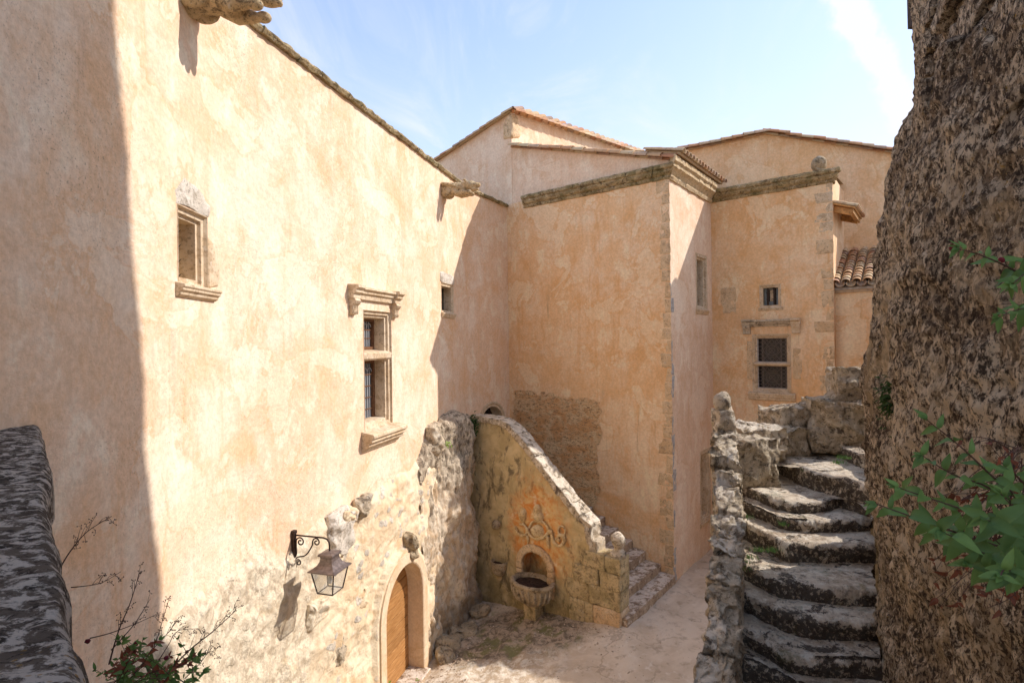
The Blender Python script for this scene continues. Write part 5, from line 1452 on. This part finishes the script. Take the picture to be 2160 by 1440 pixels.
for j in range(NZ4):
    for i in range(NX): b.f.append((j * w_ + i, j * w_ + i + 1, (j + 1) * w_ + i + 1, (j + 1) * w_ + i))
# top closing towards the wall
tops = [b.v[NZ4 * w_ + i].copy() for i in range(w_)]; oo = len(b.v)
for j in range(1, 7):
    for i in range(w_):
        q = tops[i] + Vector((-.18 * j, .10 * j, .02 * fbm(tops[i], 4, 3, j))); b.v.append(q)
for j in range(6):
    for i in range(NX):
        r0_ = NZ4 * w_ if j == 0 else oo + (j - 1) * w_; r1__ = oo + j * w_
        b.f.append((r0_ + i, r0_ + i + 1, r1__ + i + 1, r1__ + i))
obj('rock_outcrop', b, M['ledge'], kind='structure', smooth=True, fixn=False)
# loose rock at its foot
for (u, v, w_, h_, sd) in ((945, 1345, .5, .3, 1), (975, 1320, .6, .25, 2), (1010, 1290, .4, .22, 3), (938, 1370, .3, .3, 4)):
    q = pz(u, v, -5.75); b = B(); lump(b, (q.x, q.y, gz(q.x, q.y) + .03), w_, w_ * .8, h_, n=8, rnd=.6, amp=.09, scale=3, seed=sd * 7)
    tag(obj('boulder', b, M['outcrop'], smooth=True), ['lichened boulder against the wall foot right of the door', 'flat boulder between door and outcrop', 'low boulder under the rock outcrop', 'small boulder nearest the sunlit ground'][sd - 1], 'boulder', 'boulders by the wall foot')

# fallen grit and leaves swept against the walls
b = B()
for k in range(900):
    if k % 3 == 0: q = FP.at(rnd.uniform(.3, FL + .3), abs(rnd.gauss(.05, .35)) + .05, 0)
    elif k % 3 == 1: s_ = rnd.uniform(LP.L - 5.5, LP.L - 2.4); q = LP.at(s_, .35 + abs(rnd.gauss(0, .4)), 0)
    else: q = Vector((rnd.uniform(-1.2, 3.2), rnd.uniform(8.2, 11.5), 0))
    r_ = rnd.uniform(.006, .018) * (1 if k % 3 < 2 else .7); z = gz(q.x, q.y); a = rnd.uniform(0, 3)
    X_ = Vector((math.cos(a), math.sin(a), 0)); b.ell((q.x, q.y, z + r_ * .2), r_ * rnd.uniform(.8, 1.6), r_, r_ * .6, X_, Z.cross(X_), Z, 5)
tag(obj('loose_grit', b, M['stepslab'], kind='stuff', fixn=False), 'loose grit and stone crumbs scattered over the courtyard floor', 'grit')

# ------------------------------------------------------------------ rock tower on the right
TC = Vector((6.2, 2.0, 0))
cam_prof = [(-7, .66), (-2.6, .684), (-1.9, .681), (-1.25, .662), (-.35, .660), (0, .673), (.35, .679), (.85, .692), (1.25, .712), (1.6, .735), (1.72, .768), (3.2, .770), (8, .765), (14, .765)]
tabR = []
dd_ = math.hypot(TC.x, TC.y); al = math.atan2(TC.x, TC.y)
def Rcam(z): return dd_ * math.sin(al - math.atan(interp(cam_prof, z)))
sun_prof = [(-7, 4.0), (-1.5, 3.7), (-.5, 3.4), (.3, 3.05), (.9, 2.85), (1.8, 2.85), (2.6, 3.3), (3.4, 3.58), (4.7, 3.58), (9.7, 3.08), (14, 2.8)]
def Rt(a, z):
    """a measured as azimuth angle in plan (0=+X, ccw)"""
    deg = math.degrees(a) % 360
    rc, rs = Rcam(z), interp(sun_prof, z)
    if deg < 112: r = rs
    elif deg < 141: t = (deg - 112) / 29; t = t * t * (3 - 2 * t); r = rs + (rc - rs) * t
    elif deg < 250: r = rc
    else: r = rc + (rs - rc) * min(1, (deg - 250) / 60)
    return r
b = B(); NA, NH = 520, 420; z0t, z1t = -6.5, 11.0
A0, A1 = math.radians(60), math.radians(300)
vis0, vis1 = math.radians(85), math.radians(215)
def trow(v): return z0t + (2.9 - z0t) * (v / .82) if v < .82 else 2.9 + (z1t - 2.9) * (v - .82) / .18
def tfn(u, v):
    a = vis0 + (vis1 - vis0) * u; z = trow(v); r = Rt(a, z)
    p = Vector((TC.x + r * math.cos(a), TC.y + r * math.sin(a), z))
    rid = .5 - abs(fbm((p.x * 1.2, p.y * 1.2, p.z * .7), 1.5, 4, 31))
    dn = .07 * fbm(p, .9, 4, 13) + .03 * rid + .03 * fbm((p.x * 1.6, p.y * 1.6, p.z * .9), 5, 5, 7) + .03 * fbm((p.x * 1.5, p.y * 1.5, p.z * .8), 13, 4, 3)
    r += dn
    return (TC.x + r * math.cos(a), TC.y + r * math.sin(a), z)
b.grid(NA, NH, tfn, flip=False)
rt = root('rock_tower', (TC.x, TC.y, -6.4), 'huge dark lichen-covered round stone tower filling the right edge', 'tower')
o = obj('tower_face', b, M['towerrock'], rt, smooth=True, fixn=False)
b = B(); b.grid(60, 24, lambda u, v: (lambda a, z: (TC.x + Rt(a, z) * math.cos(a), TC.y + Rt(a, z) * math.sin(a), z))(vis1 + (2 * math.pi + vis0 - vis1) * u, z0t + (z1t - z0t) * v)); obj('tower_back', b, M['towerrock'], rt, smooth=True)
b = B(); b.poly([(TC.x + (Rt(a, 11) - .02) * math.cos(a), TC.y + (Rt(a, 11) - .02) * math.sin(a), 11.0) for a in [2 * math.pi * k / 40 for k in range(40)]]); obj('tower_top', b, M['towerrock'], rt)
def on_tower(u, v):
    r = ray(u, v); t = 1.0
    for _ in range(4000):
        p = r * t; dx, dy = p.x - TC.x, p.y - TC.y
        if math.hypot(dx, dy) <= Rt(math.atan2(dy, dx), p.z): return p, Vector((dx, dy, 0)).normalized()
        t += .003
    return None, None
# bigger masonry stones high on the tower
sd = 0
for (u, v, w_, h_, ang) in ((2040, 60, .34, .13, .9), (2010, 110, .3, .12, .9), (1990, 160, .36, .12, 1.0), (2070, 20, .3, .14, .8), (1965, 40, .22, .12, 0), (1960, 95, .2, .14, .1), (1958, 150, .2, .13, 0), (1950, 215, .18, .2, 0), (2150, 90, .34, .24, .6), (2140, 20, .2, .16, .5), (2155, 170, .5, .16, .5), (2120, 230, .3, .12, .6), (2000, 20, .25, .12, .6)):
    p, nn = on_tower(u, v); sd += 1
    if p is None: continue
    tt = Vector((-nn.y, nn.x, 0)); X_ = tt * math.cos(ang) + Z * math.sin(ang); Y_ = tt * -math.sin(ang) + Z * math.cos(ang)
    b = B(); lump(b, p - nn * .01, w_, h_, .10, X_, Y_, nn, 12, .2, .03, 5, sd * 2.2)
    obj('masonry_stone', b, M['towerrock'], rt, smooth=True)
M['dkwood'] = simple('dark_weathered_stone', (.06, .045, .04), .9, 0, .3, 12, .3)
q = py(1927, 10, 4.3); b = B(); b.box(q + Vector((.10, .1, .27)), .07, .12, .76, Z.cross(Vector((0, 1, 0))) * -1, Vector((0, 1, 0)), Z); disp(b, .008, 6); obj('corbel', b, M['dkwood'], rt)

# ------------------------------------------------------------------ rock staircase on the right
zs_ = {0: -2.68, 1: -2.52, 2: -2.38, 3: -2.21, 4: -2.07, 5: -1.89, 6: -1.77, 7: -1.66, 8: -1.44, 9: -1.29, 10: -1.14}
nos = {1: [(1545, 1385), (1620, 1405), (1705, 1437), (1800, 1470), (1880, 1475)],
       2: [(1545, 1318), (1600, 1340), (1660, 1368), (1740, 1380), (1860, 1392)],
       3: [(1548, 1236), (1610, 1262), (1667, 1286), (1740, 1300), (1855, 1310)],
       4: [(1552, 1178), (1600, 1200), (1640, 1216), (1740, 1232), (1850, 1240)],
       5: [(1556, 1092), (1610, 1115), (1667, 1138), (1740, 1142), (1845, 1146)],
       6: [(1556, 1052), (1610, 1070), (1662, 1087), (1740, 1095), (1840, 1094)],
       7: [(1555, 1018), (1610, 1037), (1667, 1052), (1740, 1052), (1835, 1040)],
       8: [(1596, 947), (1635, 957), (1704, 984), (1770, 1002), (1840, 1022)],
       9: [(1690, 908), (1745, 925), (1790, 943), (1820, 959), (1850, 980)]}
rs_ = root('rock_staircase', (2.6, 5.2, -5.3), 'worn lichen-stained rock steps winding up round the tower', 'staircase')
def nline(k):
    return [pz(u, v, zs_[k]) for u, v in nos[k]]
def samp(pl, t):
    k = t * (len(pl) - 1); i = min(len(pl) - 2, int(k)); f_ = k - i
    p0, p1, p2, p3 = pl[max(i - 1, 0)], pl[i], pl[i + 1], pl[min(i + 2, len(pl) - 1)]
    return .5 * (2 * p1 + (p2 - p0) * f_ + (2 * p0 - 5 * p1 + 4 * p2 - p3) * f_ * f_ + (3 * p1 - p0 - 3 * p2 + p3) * f_ ** 3)
lines = {k: nline(k) for k in nos}
lines[0] = [p + Vector((-.05, -.36, zs_[0] - zs_[1])) for p in lines[1]]
lines[10] = [p + Vector((.3, .45, zs_[10] - zs_[9])) for p in lines[9]]
for k in range(0, 10):
    cur, nx = lines[k], lines[k + 1]; b = B(); NU = 150
    prof = [(-.0, -.42), (.0, -.22), (-.006, -.17), (-.012, -.12), (-.016, -.08), (-.018, -.045), (-.006, -.016), (.025, 0.0)] + [(.035 + t * .9, 0) for t in (.03, .07, .11, .16, .21, .27, .33, .4, .47, .55, .63, .72, .81, .9, 1.0)]
    zk = zs_[k]; rise = .42
    rowsN = len(prof)
    for j, (f_, dz) in enumerate(prof):
        for i in range(NU + 1):
            t = i / NU; a = samp(cur, t); e = samp(nx, t)
            dvec = Vector((e.x - a.x, e.y - a.y, 0)); L_ = max(.12, dvec.length); un = dvec.normalized() if dvec.length > 1e-4 else Vector((0, 1, 0))
            if k in (7, 8, 9): L_ = max(L_, 1.0)
            p = Vector((a.x, a.y, zk + dz)) + un * (f_ if f_ < .04 else (f_ * (L_ + .14)))
            ed = 1 if dz > -.2 else .3
            n3 = Vector((fbm(p, 2.6, 4, 3), fbm(p, 2.6, 4, 20), .45 * fbm(p, 1.8, 4, 41))) * .034 * ed + Vector((fbm(p, 11, 4, 8), fbm(p, 11, 4, 28), .5 * fbm(p, 8, 4, 41))) * .016
            n3 += Vector((fbm(p, 30, 3, 8), fbm(p, 30, 3, 28), .7 * fbm(p, 26, 3, 41))) * .007
            n3.z -= .022 * math.exp(-((t - .5) / .3) ** 2) if dz > -.1 else 0
            b.v.append(p + n3)
    w_ = NU + 1
    for j in range(rowsN - 1):
        for i in range(NU): b.f.append((j * w_ + i, j * w_ + i + 1, (j + 1) * w_ + i + 1, (j + 1) * w_ + i))
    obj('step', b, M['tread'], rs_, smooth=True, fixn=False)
# parapet
cap_mid = [(1527, 905, -1.00), (1530, 960, -1.16), (1535, 1020, -1.40), (1537, 1080, -1.58), (1536, 1150, -1.77), (1532, 1230, -1.97), (1524, 1320, -2.16), (1514, 1400, -2.30), (1505, 1480, -2.45), (1490, 1600, -2.62)]
cps = [pz(u, v, z) for u, v, z in cap_mid]
par = root('stair_parapet', (2.2, 5, -5.3), 'narrow rubble parapet of the rock staircase topped with lumpy pale stones and a ball', 'parapet')
PPath = Path([V2(p) for p in cps]); ptab = [(PPath.s[i], cps[i].z) for i in range(len(cps))]
for side in (-.10, .10):
    b = B()
    def pf_(u, v, side=side):
        s_ = PPath.L * u; zt_ = interp(ptab, s_) - .05; z = -5.6 + (zt_ + 5.6) * v; p = PPath.at(s_, side, z)
        sg = 1 if side > 0 else -1
        return p + PPath.nrm(s_) * (sg * (.03 * fbm(p, 3, 5, 4) + .02 * fbm(p, 9, 4, 3)) + 0)
    b.grid(170, 170, pf_); obj('parapet_face', b, M['steprock'] if side < 0 else M['steprock'], par, smooth=True, fixn=False)
b = B(); b.grid(40, 10, lambda u, v: PPath.at(0, -.12 + .24 * v, 0) * 1 + Vector((0, .03, -5.6 + (ptab[0][1] + 5.55) * u))); obj('parapet_end', b, M['steprock'], par)
b = B(); b.grid(60, 3, lambda u, v: PPath.at(PPath.L * u, -.10 + .2 * v, interp(ptab, PPath.L * u) - .04)); disp(b, .02, 6); obj('parapet_top', b, M['steprock'], par)
s_ = .02; k = 0
while s_ < PPath.L:
    l = rnd.uniform(.11, .26); e = s_ + l
    for half in range(2 if rnd.random() < .55 else 1):
        b = B(); dbl = half or rnd.random() < .3
        off = rnd.uniform(-.02, .02) + (rnd.choice((-.05, .05)) if dbl else 0)
        t = PPath.tan(s_); z = interp(ptab, (s_ + e) / 2)
        t = (PPath.at(e, 0, interp(ptab, e)) - PPath.at(s_, 0, interp(ptab, s_))).normalized()
        lump(b, PPath.at((s_ + e) / 2, off, z - .03 + rnd.uniform(-.02, .02)), l * rnd.uniform(.95, 1.25), (.13 if dbl else .20) * rnd.uniform(.9, 1.2), .13 * rnd.uniform(.8, 1.3), t, PPath.nrm(s_), t.cross(PPath.nrm(s_)) * -1, 12, .18, .045, 9, k * 2.7 + half)
        obj('cap_stone', b, M['steprock'] if rnd.random() < .65 else M['capstone'], par, smooth=True)
    s_ = e - .01; k += 1
q = PPath.at(.05, 0, 0); zt_ = ptab[0][1]
b = B(); lump(b, q + Z * (zt_ + .06), .20, .20, .34, n=10, rnd=.2, amp=.04, scale=6, seed=3); obj('cap_stone', b, M['capstone'], par, smooth=True)
bq = py(1523, 846, q.y); b = B(); b.ell(Vector((bq.x, q.y, bq.z)), .098, .098, .108, n=20); disp(b, .02, 9, 4); obj('ball_finial', b, M['greyrock'], par, smooth=True)
# core under the staircase (solid rock) so the steps stand on something
b = B(); b.grid(30, 30, lambda u, v: (lambda x, y: (x, y, -5.5 + 2.3 * max(0, min(1, (x - 2.6) * 2)) ))(2.6 + 2.0 * u, 3.6 + 2.8 * v)); obj('rock_core', b, M['steprock'], rs_)

# upper rough parapet blocks
ub = root('upper_parapet', (3.6, 6.9, -2), 'stepped parapet of big rough pale boulders above the stair landing', 'parapet')
blocks = [ # u0,u1,vtop,vbot,Y,depth
    (1549, 1640, 930, 1010, 6.0, .6), (1560, 1655, 903, 955, 6.35, .5), (1600, 1700, 905, 965, 6.55, .6), (1645, 1750, 862, 950, 6.75, .6),
    (1715, 1800, 856, 955, 6.7, .5), (1745, 1850, 846, 935, 6.45, .7), (1788, 1880, 778, 858, 6.55, .5)]
for i, (u0, u1, v0, v1, Y_, dp) in enumerate(blocks):
    a = py(u0, v1, Y_); e = py(u1, v0, Y_); c = (a + e) / 2; b = B()
    tt = dirv(.97, .12 - .45 * (i > 3))
    lump(b, c + Vector((0, dp / 2, -.06)), (e.x - a.x) * 1.05, dp, (e.z - a.z) + .12, tt, Vector((-tt.y, tt.x, 0)), Z, 30, .30 if i == 6 else .16, .07, 4.2, i * 5.5)
    obj('rough_block', b, M['steprock'] if i != 1 else M['capstone'], ub, smooth=True)
b = B(); b.grid(50, 16, lambda u, v: (lambda p: (p.x, p.y, p.z))(Vector((2.95 + 1.95 * u, 6.85 + .25 * u * 0 - .5 * max(0, u - .5), -5.6 + 4.3 * v)))); disp(b, .06, 2.5); obj('retaining_face', b, M['steprock'], ub, smooth=True)
b = B(); b.grid(30, 24, lambda u, v: (3.15 + 2.1 * u, 6.1 + 1.4 * v, -1.50 + .02 * fbm((u * 3, v * 3, 0), 2, 3))); disp(b, .03, 4); obj('landing', b, M['steprock'], rs_, smooth=True)

# ------------------------------------------------------------------ near dark coping at the left
nc = root('terrace_parapet', (-1.4, 1.6, -1.7), 'dark weathered lichen-spotted coping of the near terrace parapet, bottom left', 'parapet')
sil = [(40, 872), (66, 886), (86, 905), (100, 940), (114, 985), (104, 1040), (108, 1085), (120, 1143), (141, 1226), (165, 1323), (185, 1387), (200, 1440), (235, 1560), (290, 1760)]
edge = [pz(u, v, -.47) for u, v in sil]
b = B(); NU, NV = 170, 26
wv = dirv(-.72, .10) 
def cf(u, v):
    k = u * (len(edge) - 1); i = min(len(edge) - 2, int(k)); p = edge[i].lerp(edge[i + 1], k - i)
    a = -math.pi * .45 + math.pi * 1.35 * v  # from below edge, over the rounded nose, across the top
    if v < .5:
        t = v / .5 * math.pi * .5; q = p + Vector((-.09 + .09 * math.cos(t), .05 - .05 * math.cos(t), -.07 + .09 * math.sin(t)))
        if v < .08: q.z -= .14 * (1 - v / .08); 
    else:
        q = p + Vector((-.09, .05, .02)) + wv * ((v - .5) / .5 * .62)
    q = q + Vector((fbm(q, 3, 5, 1), fbm(q, 3, 5, 5), fbm(q, 3, 5, 9))) * .016 + Vector((0, 0, fbm(q, 18, 4, 9))) * .006
    if u < .05: q.z -= (.05 - u) ** 2 * 25
    return q
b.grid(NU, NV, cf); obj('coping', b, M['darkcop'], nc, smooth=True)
b = B()
for a, e in zip(edge, edge[1:]):
    b.quad(a + Vector((-.05, 0, -.12)), e + Vector((-.05, 0, -.12)), e + Vector((-.05, 0, -5)), a + Vector((-.05, 0, -5)))
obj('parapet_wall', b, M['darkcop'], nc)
q = py(-14, 800, 3.1); b = B(); lump(b, q + Z * .07, .10, .10, .15, n=8, rnd=.7, amp=.02, scale=8); lump(b, q + Z * -.14, .09, .09, .2, n=6, rnd=.3, amp=.02, scale=8)
tag(obj('stone_post', b, M['darkcop'], smooth=True), 'sliver of a dark stone post at the extreme left edge', 'post')
# terrace under the camera
b = B(); b.grid(20, 20, lambda u, v: (-2.4 + 5.0 * u, -5 + 5.4 * v, -1.65)); b.quad((-2.4, .4, -1.65), (2.6, .4, -1.65), (2.6, .4, -6.3), (-2.4, .4, -6.3)); obj('terrace', b, M['steprock'], kind='structure')

# ------------------------------------------------------------------ plants
def leaf_mesh(name, mat, L=1.0, W=.36, n=6, curl=.22):
    b = B()
    for i in range(n + 1):
        t = i / n; w_ = W * (math.sin(math.pi * min(1, t * 1.02) ** .75)) ** .9 * .5 if 0 < t < 1 else .004
        z = -curl * t * t + .06 * math.sin(t * 6)
        b.v += [Vector((-w_, t * L, z + w_ * .45)), Vector((0, t * L, z)), Vector((w_, t * L, z + w_ * .45))]
    for i in range(n):
        for k in (0, 1): b.f.append((i * 3 + k, i * 3 + k + 1, (i + 1) * 3 + k + 1, (i + 1) * 3 + k))
    return mesh_of(name, b, mat, True)
LF = {k: [leaf_mesh('leaf', M[m], 1, w_, 7, c) for w_, c in ((.42, .15), (.36, .35), (.5, .5))] for k, m in (('g', 'leaf'), ('s', 'sprig'), ('d', 'deadleaf'), ('f', 'fern'))}
def place_leaf(kind, p, dr_, up, L, parent, name='leaf', wob=.35):
    Y = (Vector(dr_) + Vector((rnd.uniform(-wob, wob), rnd.uniform(-wob, wob), rnd.uniform(-wob, wob)))).normalized()
    Zv = Vector(up) + Vector((rnd.uniform(-.4, .4), rnd.uniform(-.4, .4), rnd.uniform(-.4, .4))); Zv = (Zv - Y * Zv.dot(Y)).normalized(); X = Y.cross(Zv)
    m = (Matrix((X, Y, Zv)).transposed() * L).to_4x4(); m.translation = p; m[3][3] = 1
    return inst(rnd.choice(LF[kind]), name, m, parent)
def stem(pts, r, parent, mat='twig', name='stem'):
    b = B(); sm_ = cat2([Vector(p) for p in pts]); n = len(sm_); b.tube(sm_, [r * (1 - .7 * i / (n - 1)) for i in range(n)], 5); return obj(name, b, M[mat], parent, fixn=False), sm_
def cat2(pts, m=5):
    out = []
    for i in range(len(pts) - 1):
        p0, p1, p2, p3 = pts[max(i - 1, 0)], pts[i], pts[i + 1], pts[min(i + 2, len(pts) - 1)]
        for k in range(m):
            t = k / m; out.append(.5 * (2 * p1 + (p2 - p0) * t + (2 * p0 - 5 * p1 + 4 * p2 - p3) * t * t + (3 * p1 - p0 - 3 * p2 + p3) * t ** 3))
    out.append(pts[-1]); return out
def leafy(pts, r, parent, kind, L, gap, fromt=.15, up=(-.4, -.6, .7)):
    _, sm_ = stem(pts, r, parent); tot = 0; last = -1; n = len(sm_); acc = 0; side = 0
    for i in range(1, n):
        acc += (sm_[i] - sm_[i - 1]).length
        if i / n < fromt: continue
        if acc > gap:
            acc = 0; side += 1; t = (sm_[i] - sm_[i - 1]).normalized(); s1 = t.cross(Vector((0, 0, 1) if side % 2 else (0, 1, .2))).normalized()
            l = L * rnd.uniform(.6, 1.3) * (1 - .35 * i / n)
            for sg in (-1, 1): place_leaf(kind, sm_[i], t * .55 + s1 * sg, up, l, parent)
    t = (sm_[-1] - sm_[-2]).normalized()
    for a in range(4):
        place_leaf(kind, sm_[-1], t + Vector((rnd.uniform(-.7, .7), rnd.uniform(-.5, .5), rnd.uniform(-.7, .7))), up, L * rnd.uniform(.35, .6), parent)
sh = root('valerian_shrub', py(2215, 1190, 2.0), 'leafy green shrub with dark stems sprouting from the tower at lower right', 'shrub')
rt_ = py(2220, 1180, 2.0)
for (pts, L, g) in (([(2180, 1175, 1.95), (2040, 1130, 1.75), (1940, 1095, 1.65), (1848, 1062, 1.62)], .075, .055),
                    ([(2180, 1130, 1.95), (2080, 1090, 1.75), (1990, 1060, 1.7), (1895, 1028, 1.68)], .07, .05),
                    ([(2190, 1080, 1.95), (2100, 1010, 1.8), (2030, 945, 1.7), (1955, 885, 1.7)], .075, .055),
                    ([(2190, 1100, 1.95), (2090, 1030, 1.85), (2010, 1000, 1.8), (1945, 960, 1.75)], .065, .05),
                    ([(2190, 1190, 1.9), (2090, 1170, 1.7), (2030, 1140, 1.6), (1985, 1120, 1.55)], .085, .05),
                    ([(2195, 1150, 1.9), (2140, 1120, 1.65), (2080, 1095, 1.55)], .085, .045),
                    ([(2195, 1230, 1.9), (2150, 1210, 1.6), (2120, 1200, 1.5), (2110, 1215, 1.45)], .095, .05),
                    ([(2195, 1110, 1.9), (2150, 1080, 1.7), (2110, 1040, 1.65)], .07, .045),
                    ([(2195, 1200, 1.9), (2110, 1200, 1.7), (2040, 1190, 1.6)], .08, .05),
                    ([(2195, 1060, 1.95), (2130, 990, 1.85), (2090, 985, 1.8)], .06, .05)):
    leafy([py(*p) for p in pts], .0045, sh, 'g', L * 1.08, g)
for k in range(60):
    a = py(rnd.uniform(2120, 2190), rnd.uniform(940, 1180), rnd.uniform(1.85, 2.05)); e = py(rnd.uniform(1950, 2150), rnd.uniform(930, 1290), rnd.uniform(1.8, 2.02)); m_ = (a + e) / 2 + Vector((rnd.uniform(-.06, .06), 0, rnd.uniform(-.08, .08)))
    _, sm_ = stem([a, m_, e], .0022, sh)
    for j in range(rnd.randint(1, 3)): place_leaf('d', sm_[rnd.randint(5, len(sm_) - 1)], Vector((rnd.uniform(-1, 1), rnd.uniform(-.5, .5), rnd.uniform(-1, .5))), (0, -1, .3), rnd.uniform(.02, .045), sh, 'dead_leaf')
sh2 = root('valerian_sprig', py(2180, 640, 1.7), 'thin leafy sprig with dark red buds reaching in at the right edge', 'plant')
leafy([py(2190, 600, 1.7), py(2120, 560, 1.6), py(2060, 535, 1.55), py(2022, 525, 1.52)], .0035, sh2, 'g', .06, .045)
for (u, v) in ((2008, 523), (2112, 547)):
    b = B(); b.ell(py(u, v, 1.55), .008, .008, .007, n=8); b.ell(py(u + 3, v + 3, 1.55), .006, .006, .006, n=8); obj('flower_bud', b, M['bud'], sh2, smooth=True)
leafy([py(2195, 640, 1.6), py(2140, 655, 1.5), py(2105, 670, 1.45)], .003, sh2, 'g', .06, .035)
leafy([py(2195, 560, 1.6), py(2165, 575, 1.5), py(2135, 600, 1.45)], .003, sh2, 'g', .065, .03)
for k in range(7):
    a = py(2180, rnd.uniform(640, 720), 1.9); e = py(rnd.uniform(2030, 2090), rnd.uniform(620, 720), 1.85); stem([a, (a + e) / 2 + Vector((0, 0, rnd.uniform(-.03, .03))), e], .0015, sh2)
# bottom-left plant with dry stalks
lw = root('weed_clump', py(300, 1500, 2.6), 'clump of green and russet weeds with tall dry stalks behind the near coping', 'weeds')
for k in range(34):
    a = py(rnd.uniform(200, 430), rnd.uniform(1440, 1510), rnd.uniform(2.3, 2.9)); e = py(rnd.uniform(195, 430), rnd.uniform(1345, 1440), rnd.uniform(2.2, 2.8))
    leafy([a, (a + e) / 2 + Vector((rnd.uniform(-.05, .05), 0, .02)), e], .003, lw, 'g' if rnd.random() < .78 else 'd', rnd.uniform(.03, .06), .045, .3, up=(0, -.8, .6))
def dry(pts, Y_, r=.0035, side=10):
    _, sm_ = stem([py(u, v, Y_) for u, v in pts], r, lw, name='dry_stalk'); n = len(sm_)
    b = B()
    for k in range(side):
        i = int(n * (.35 + .65 * k / side)); i = min(i, n - 2); p = sm_[i]; t = (sm_[i + 1] - sm_[i]).normalized()
        for sg in (-1, 1):
            if rnd.random() < .25: continue
            q = p + t * rnd.uniform(.02, .05) + Vector((rnd.uniform(-.3, .3), rnd.uniform(-.3, .3), rnd.uniform(-.9, .9))) * .05
            b.tube([p, (p + q) / 2 + Vector((0, 0, .006)), q], [.0013, .001, .0008], 3)
            for m_ in range(3):
                w2 = q + Vector((rnd.uniform(-1, 1), rnd.uniform(-1, 1), rnd.uniform(-1, 1))) * .014; b.tube([q, w2], .0008, 3); b.ell(w2, .0028, .0028, .0028, n=5)
    if b.v: obj('seed_head', b, M['twig'], lw, fixn=False)
dry([(125, 1200), (150, 1160), (185, 1120), (236, 1088)], 2.5)
dry([(150, 1238), (180, 1235), (215, 1228), (255, 1205)], 2.5, .0025, 5)
dry([(230, 1400), (250, 1330), (275, 1270), (294, 1208)], 2.6, .004)
dry([(190, 1345), (230, 1335), (285, 1315), (340, 1290)], 2.6, .003, 4)
dry([(235, 1370), (280, 1320), (300, 1290), (317, 1262)], 2.6, .003, 4)
dry([(310, 1400), (330, 1350), (345, 1300), (358, 1258)], 2.7, .003, 6)
dry([(340, 1430), (400, 1370), (450, 1330), (497, 1287)], 2.7, .0045, 12)
dry([(330, 1400), (355, 1360), (375, 1330), (420, 1325)], 2.7, .0025, 6)
dry([(390, 1430), (420, 1400), (440, 1375), (455, 1372)], 2.7, .0025, 8)
dry([(300, 1390), (340, 1350), (365, 1320), (378, 1300)], 2.7, .0025, 6)
for (u, v) in ((185, 1352), (351, 1386), (287, 1356)):
    b = B(); b.ell(py(u, v, 2.55), .012, .012, .011, n=8); disp(b, .004, 60); obj('flower_bud', b, M['bud'], lw, smooth=True)
# sprouts at the door
def sprout(p, h, nme, lab, kind='s', n=3, L=.09):
    r_ = root(nme, p, lab, 'plant')
    leafy([p, p + Vector((.02, -.01, h * .5)), p + Vector((.0, -.03, h))], .006, r_, kind, L, .05, .55, up=(.3, -.8, .5))
    return r_
s_, _z = LP.hit(816, 1440, .4); sprout(LP.at(s_ + .06, .42, -5.75), .62, 'door_seedling', 'bright green seedling at the left foot of the plank door')
s_, _z = LP.hit(878, 1420, .4); sprout(LP.at(s_ + .05, .40, -6.0), .32, 'door_seedling', 'smaller bright green seedling at the right foot of the plank door', L=.07)
def tuft(p, nn, w_, h_, name, lab, n=70, kind='f', L=.035):
    r_ = root(name, p, lab, 'plant')
    for k in range(n):
        q = p + Vector((rnd.gauss(0, .5) * w_, rnd.gauss(0, .3) * w_, rnd.gauss(0, .5) * h_)) + nn * abs(rnd.gauss(0, .5)) * w_ * .6
        place_leaf(kind, q, nn + Vector((rnd.uniform(-.8, .8), rnd.uniform(-.8, .8), rnd.uniform(-.8, .8))), (0, -.5, 1), L * rnd.uniform(.6, 1.2), r_)
p, nn = on_tower(1880, 842); tuft(p + nn * .0, nn, .05, .13, 'wall_fern', 'dark green tuft clinging to the left side of the rock tower', 170, L=.035)
s_, z = fs(1006, 893); tuft(FP.at(s_, .06, z), FP.nrm(1), .10, .22, 'ivy_tuft', 'dark green tuft at the top left of the fountain wall', 110, L=.07)
s_, z = LP.hit(940, 935, .3); tuft(LP.at(s_, .32, z), LP.nrm(s_), .06, .08, 'wall_sprig', 'tiny bright sprig on the grey rock left of the fountain wall', 26, 's', .05)
# grass tufts on the steps
def grass(pts, name, h, mat, n, w_=.1):
    b = B()
    for (x, y, z) in pts:
        for k in range(n):
            a = rnd.uniform(0, 6.28); r = abs(rnd.gauss(0, 1)) * w_; q = Vector((x + r * math.cos(a), y + r * math.sin(a) * .6, z - .01)); hh = h * rnd.uniform(.4, 1.1); l = Vector((rnd.uniform(-.5, .5), rnd.uniform(-.5, .5), 1)) * hh
            sx_ = Vector((rnd.uniform(-1, 1), rnd.uniform(-1, 1), 0)).normalized() * .003
            b.add([q - sx_, q + sx_, q + l * .6 + sx_ * .6, q + l], ((0, 1, 2), (0, 2, 3)))
    return obj(name, b, mat, kind='stuff', fixn=False)
gp_ = [tuple(pz(u, v, z)) for u, v, z in ((1580, 1175, -1.98), (1600, 1160, -1.98), (1570, 1185, -2.0), (1630, 1160, -1.95), (1572, 1090, -1.82), (1655, 1105, -1.85), (1780, 965, -1.33), (1768, 975, -1.36), (1560, 1200, -2.04), (1600, 985, -1.52), (1700, 990, -1.5))]
o = grass(gp_, 'step_grass', .05, M['leaf'], 60, .05); tag(o, 'short green grass tufts in the joints of the rock steps', 'grass')
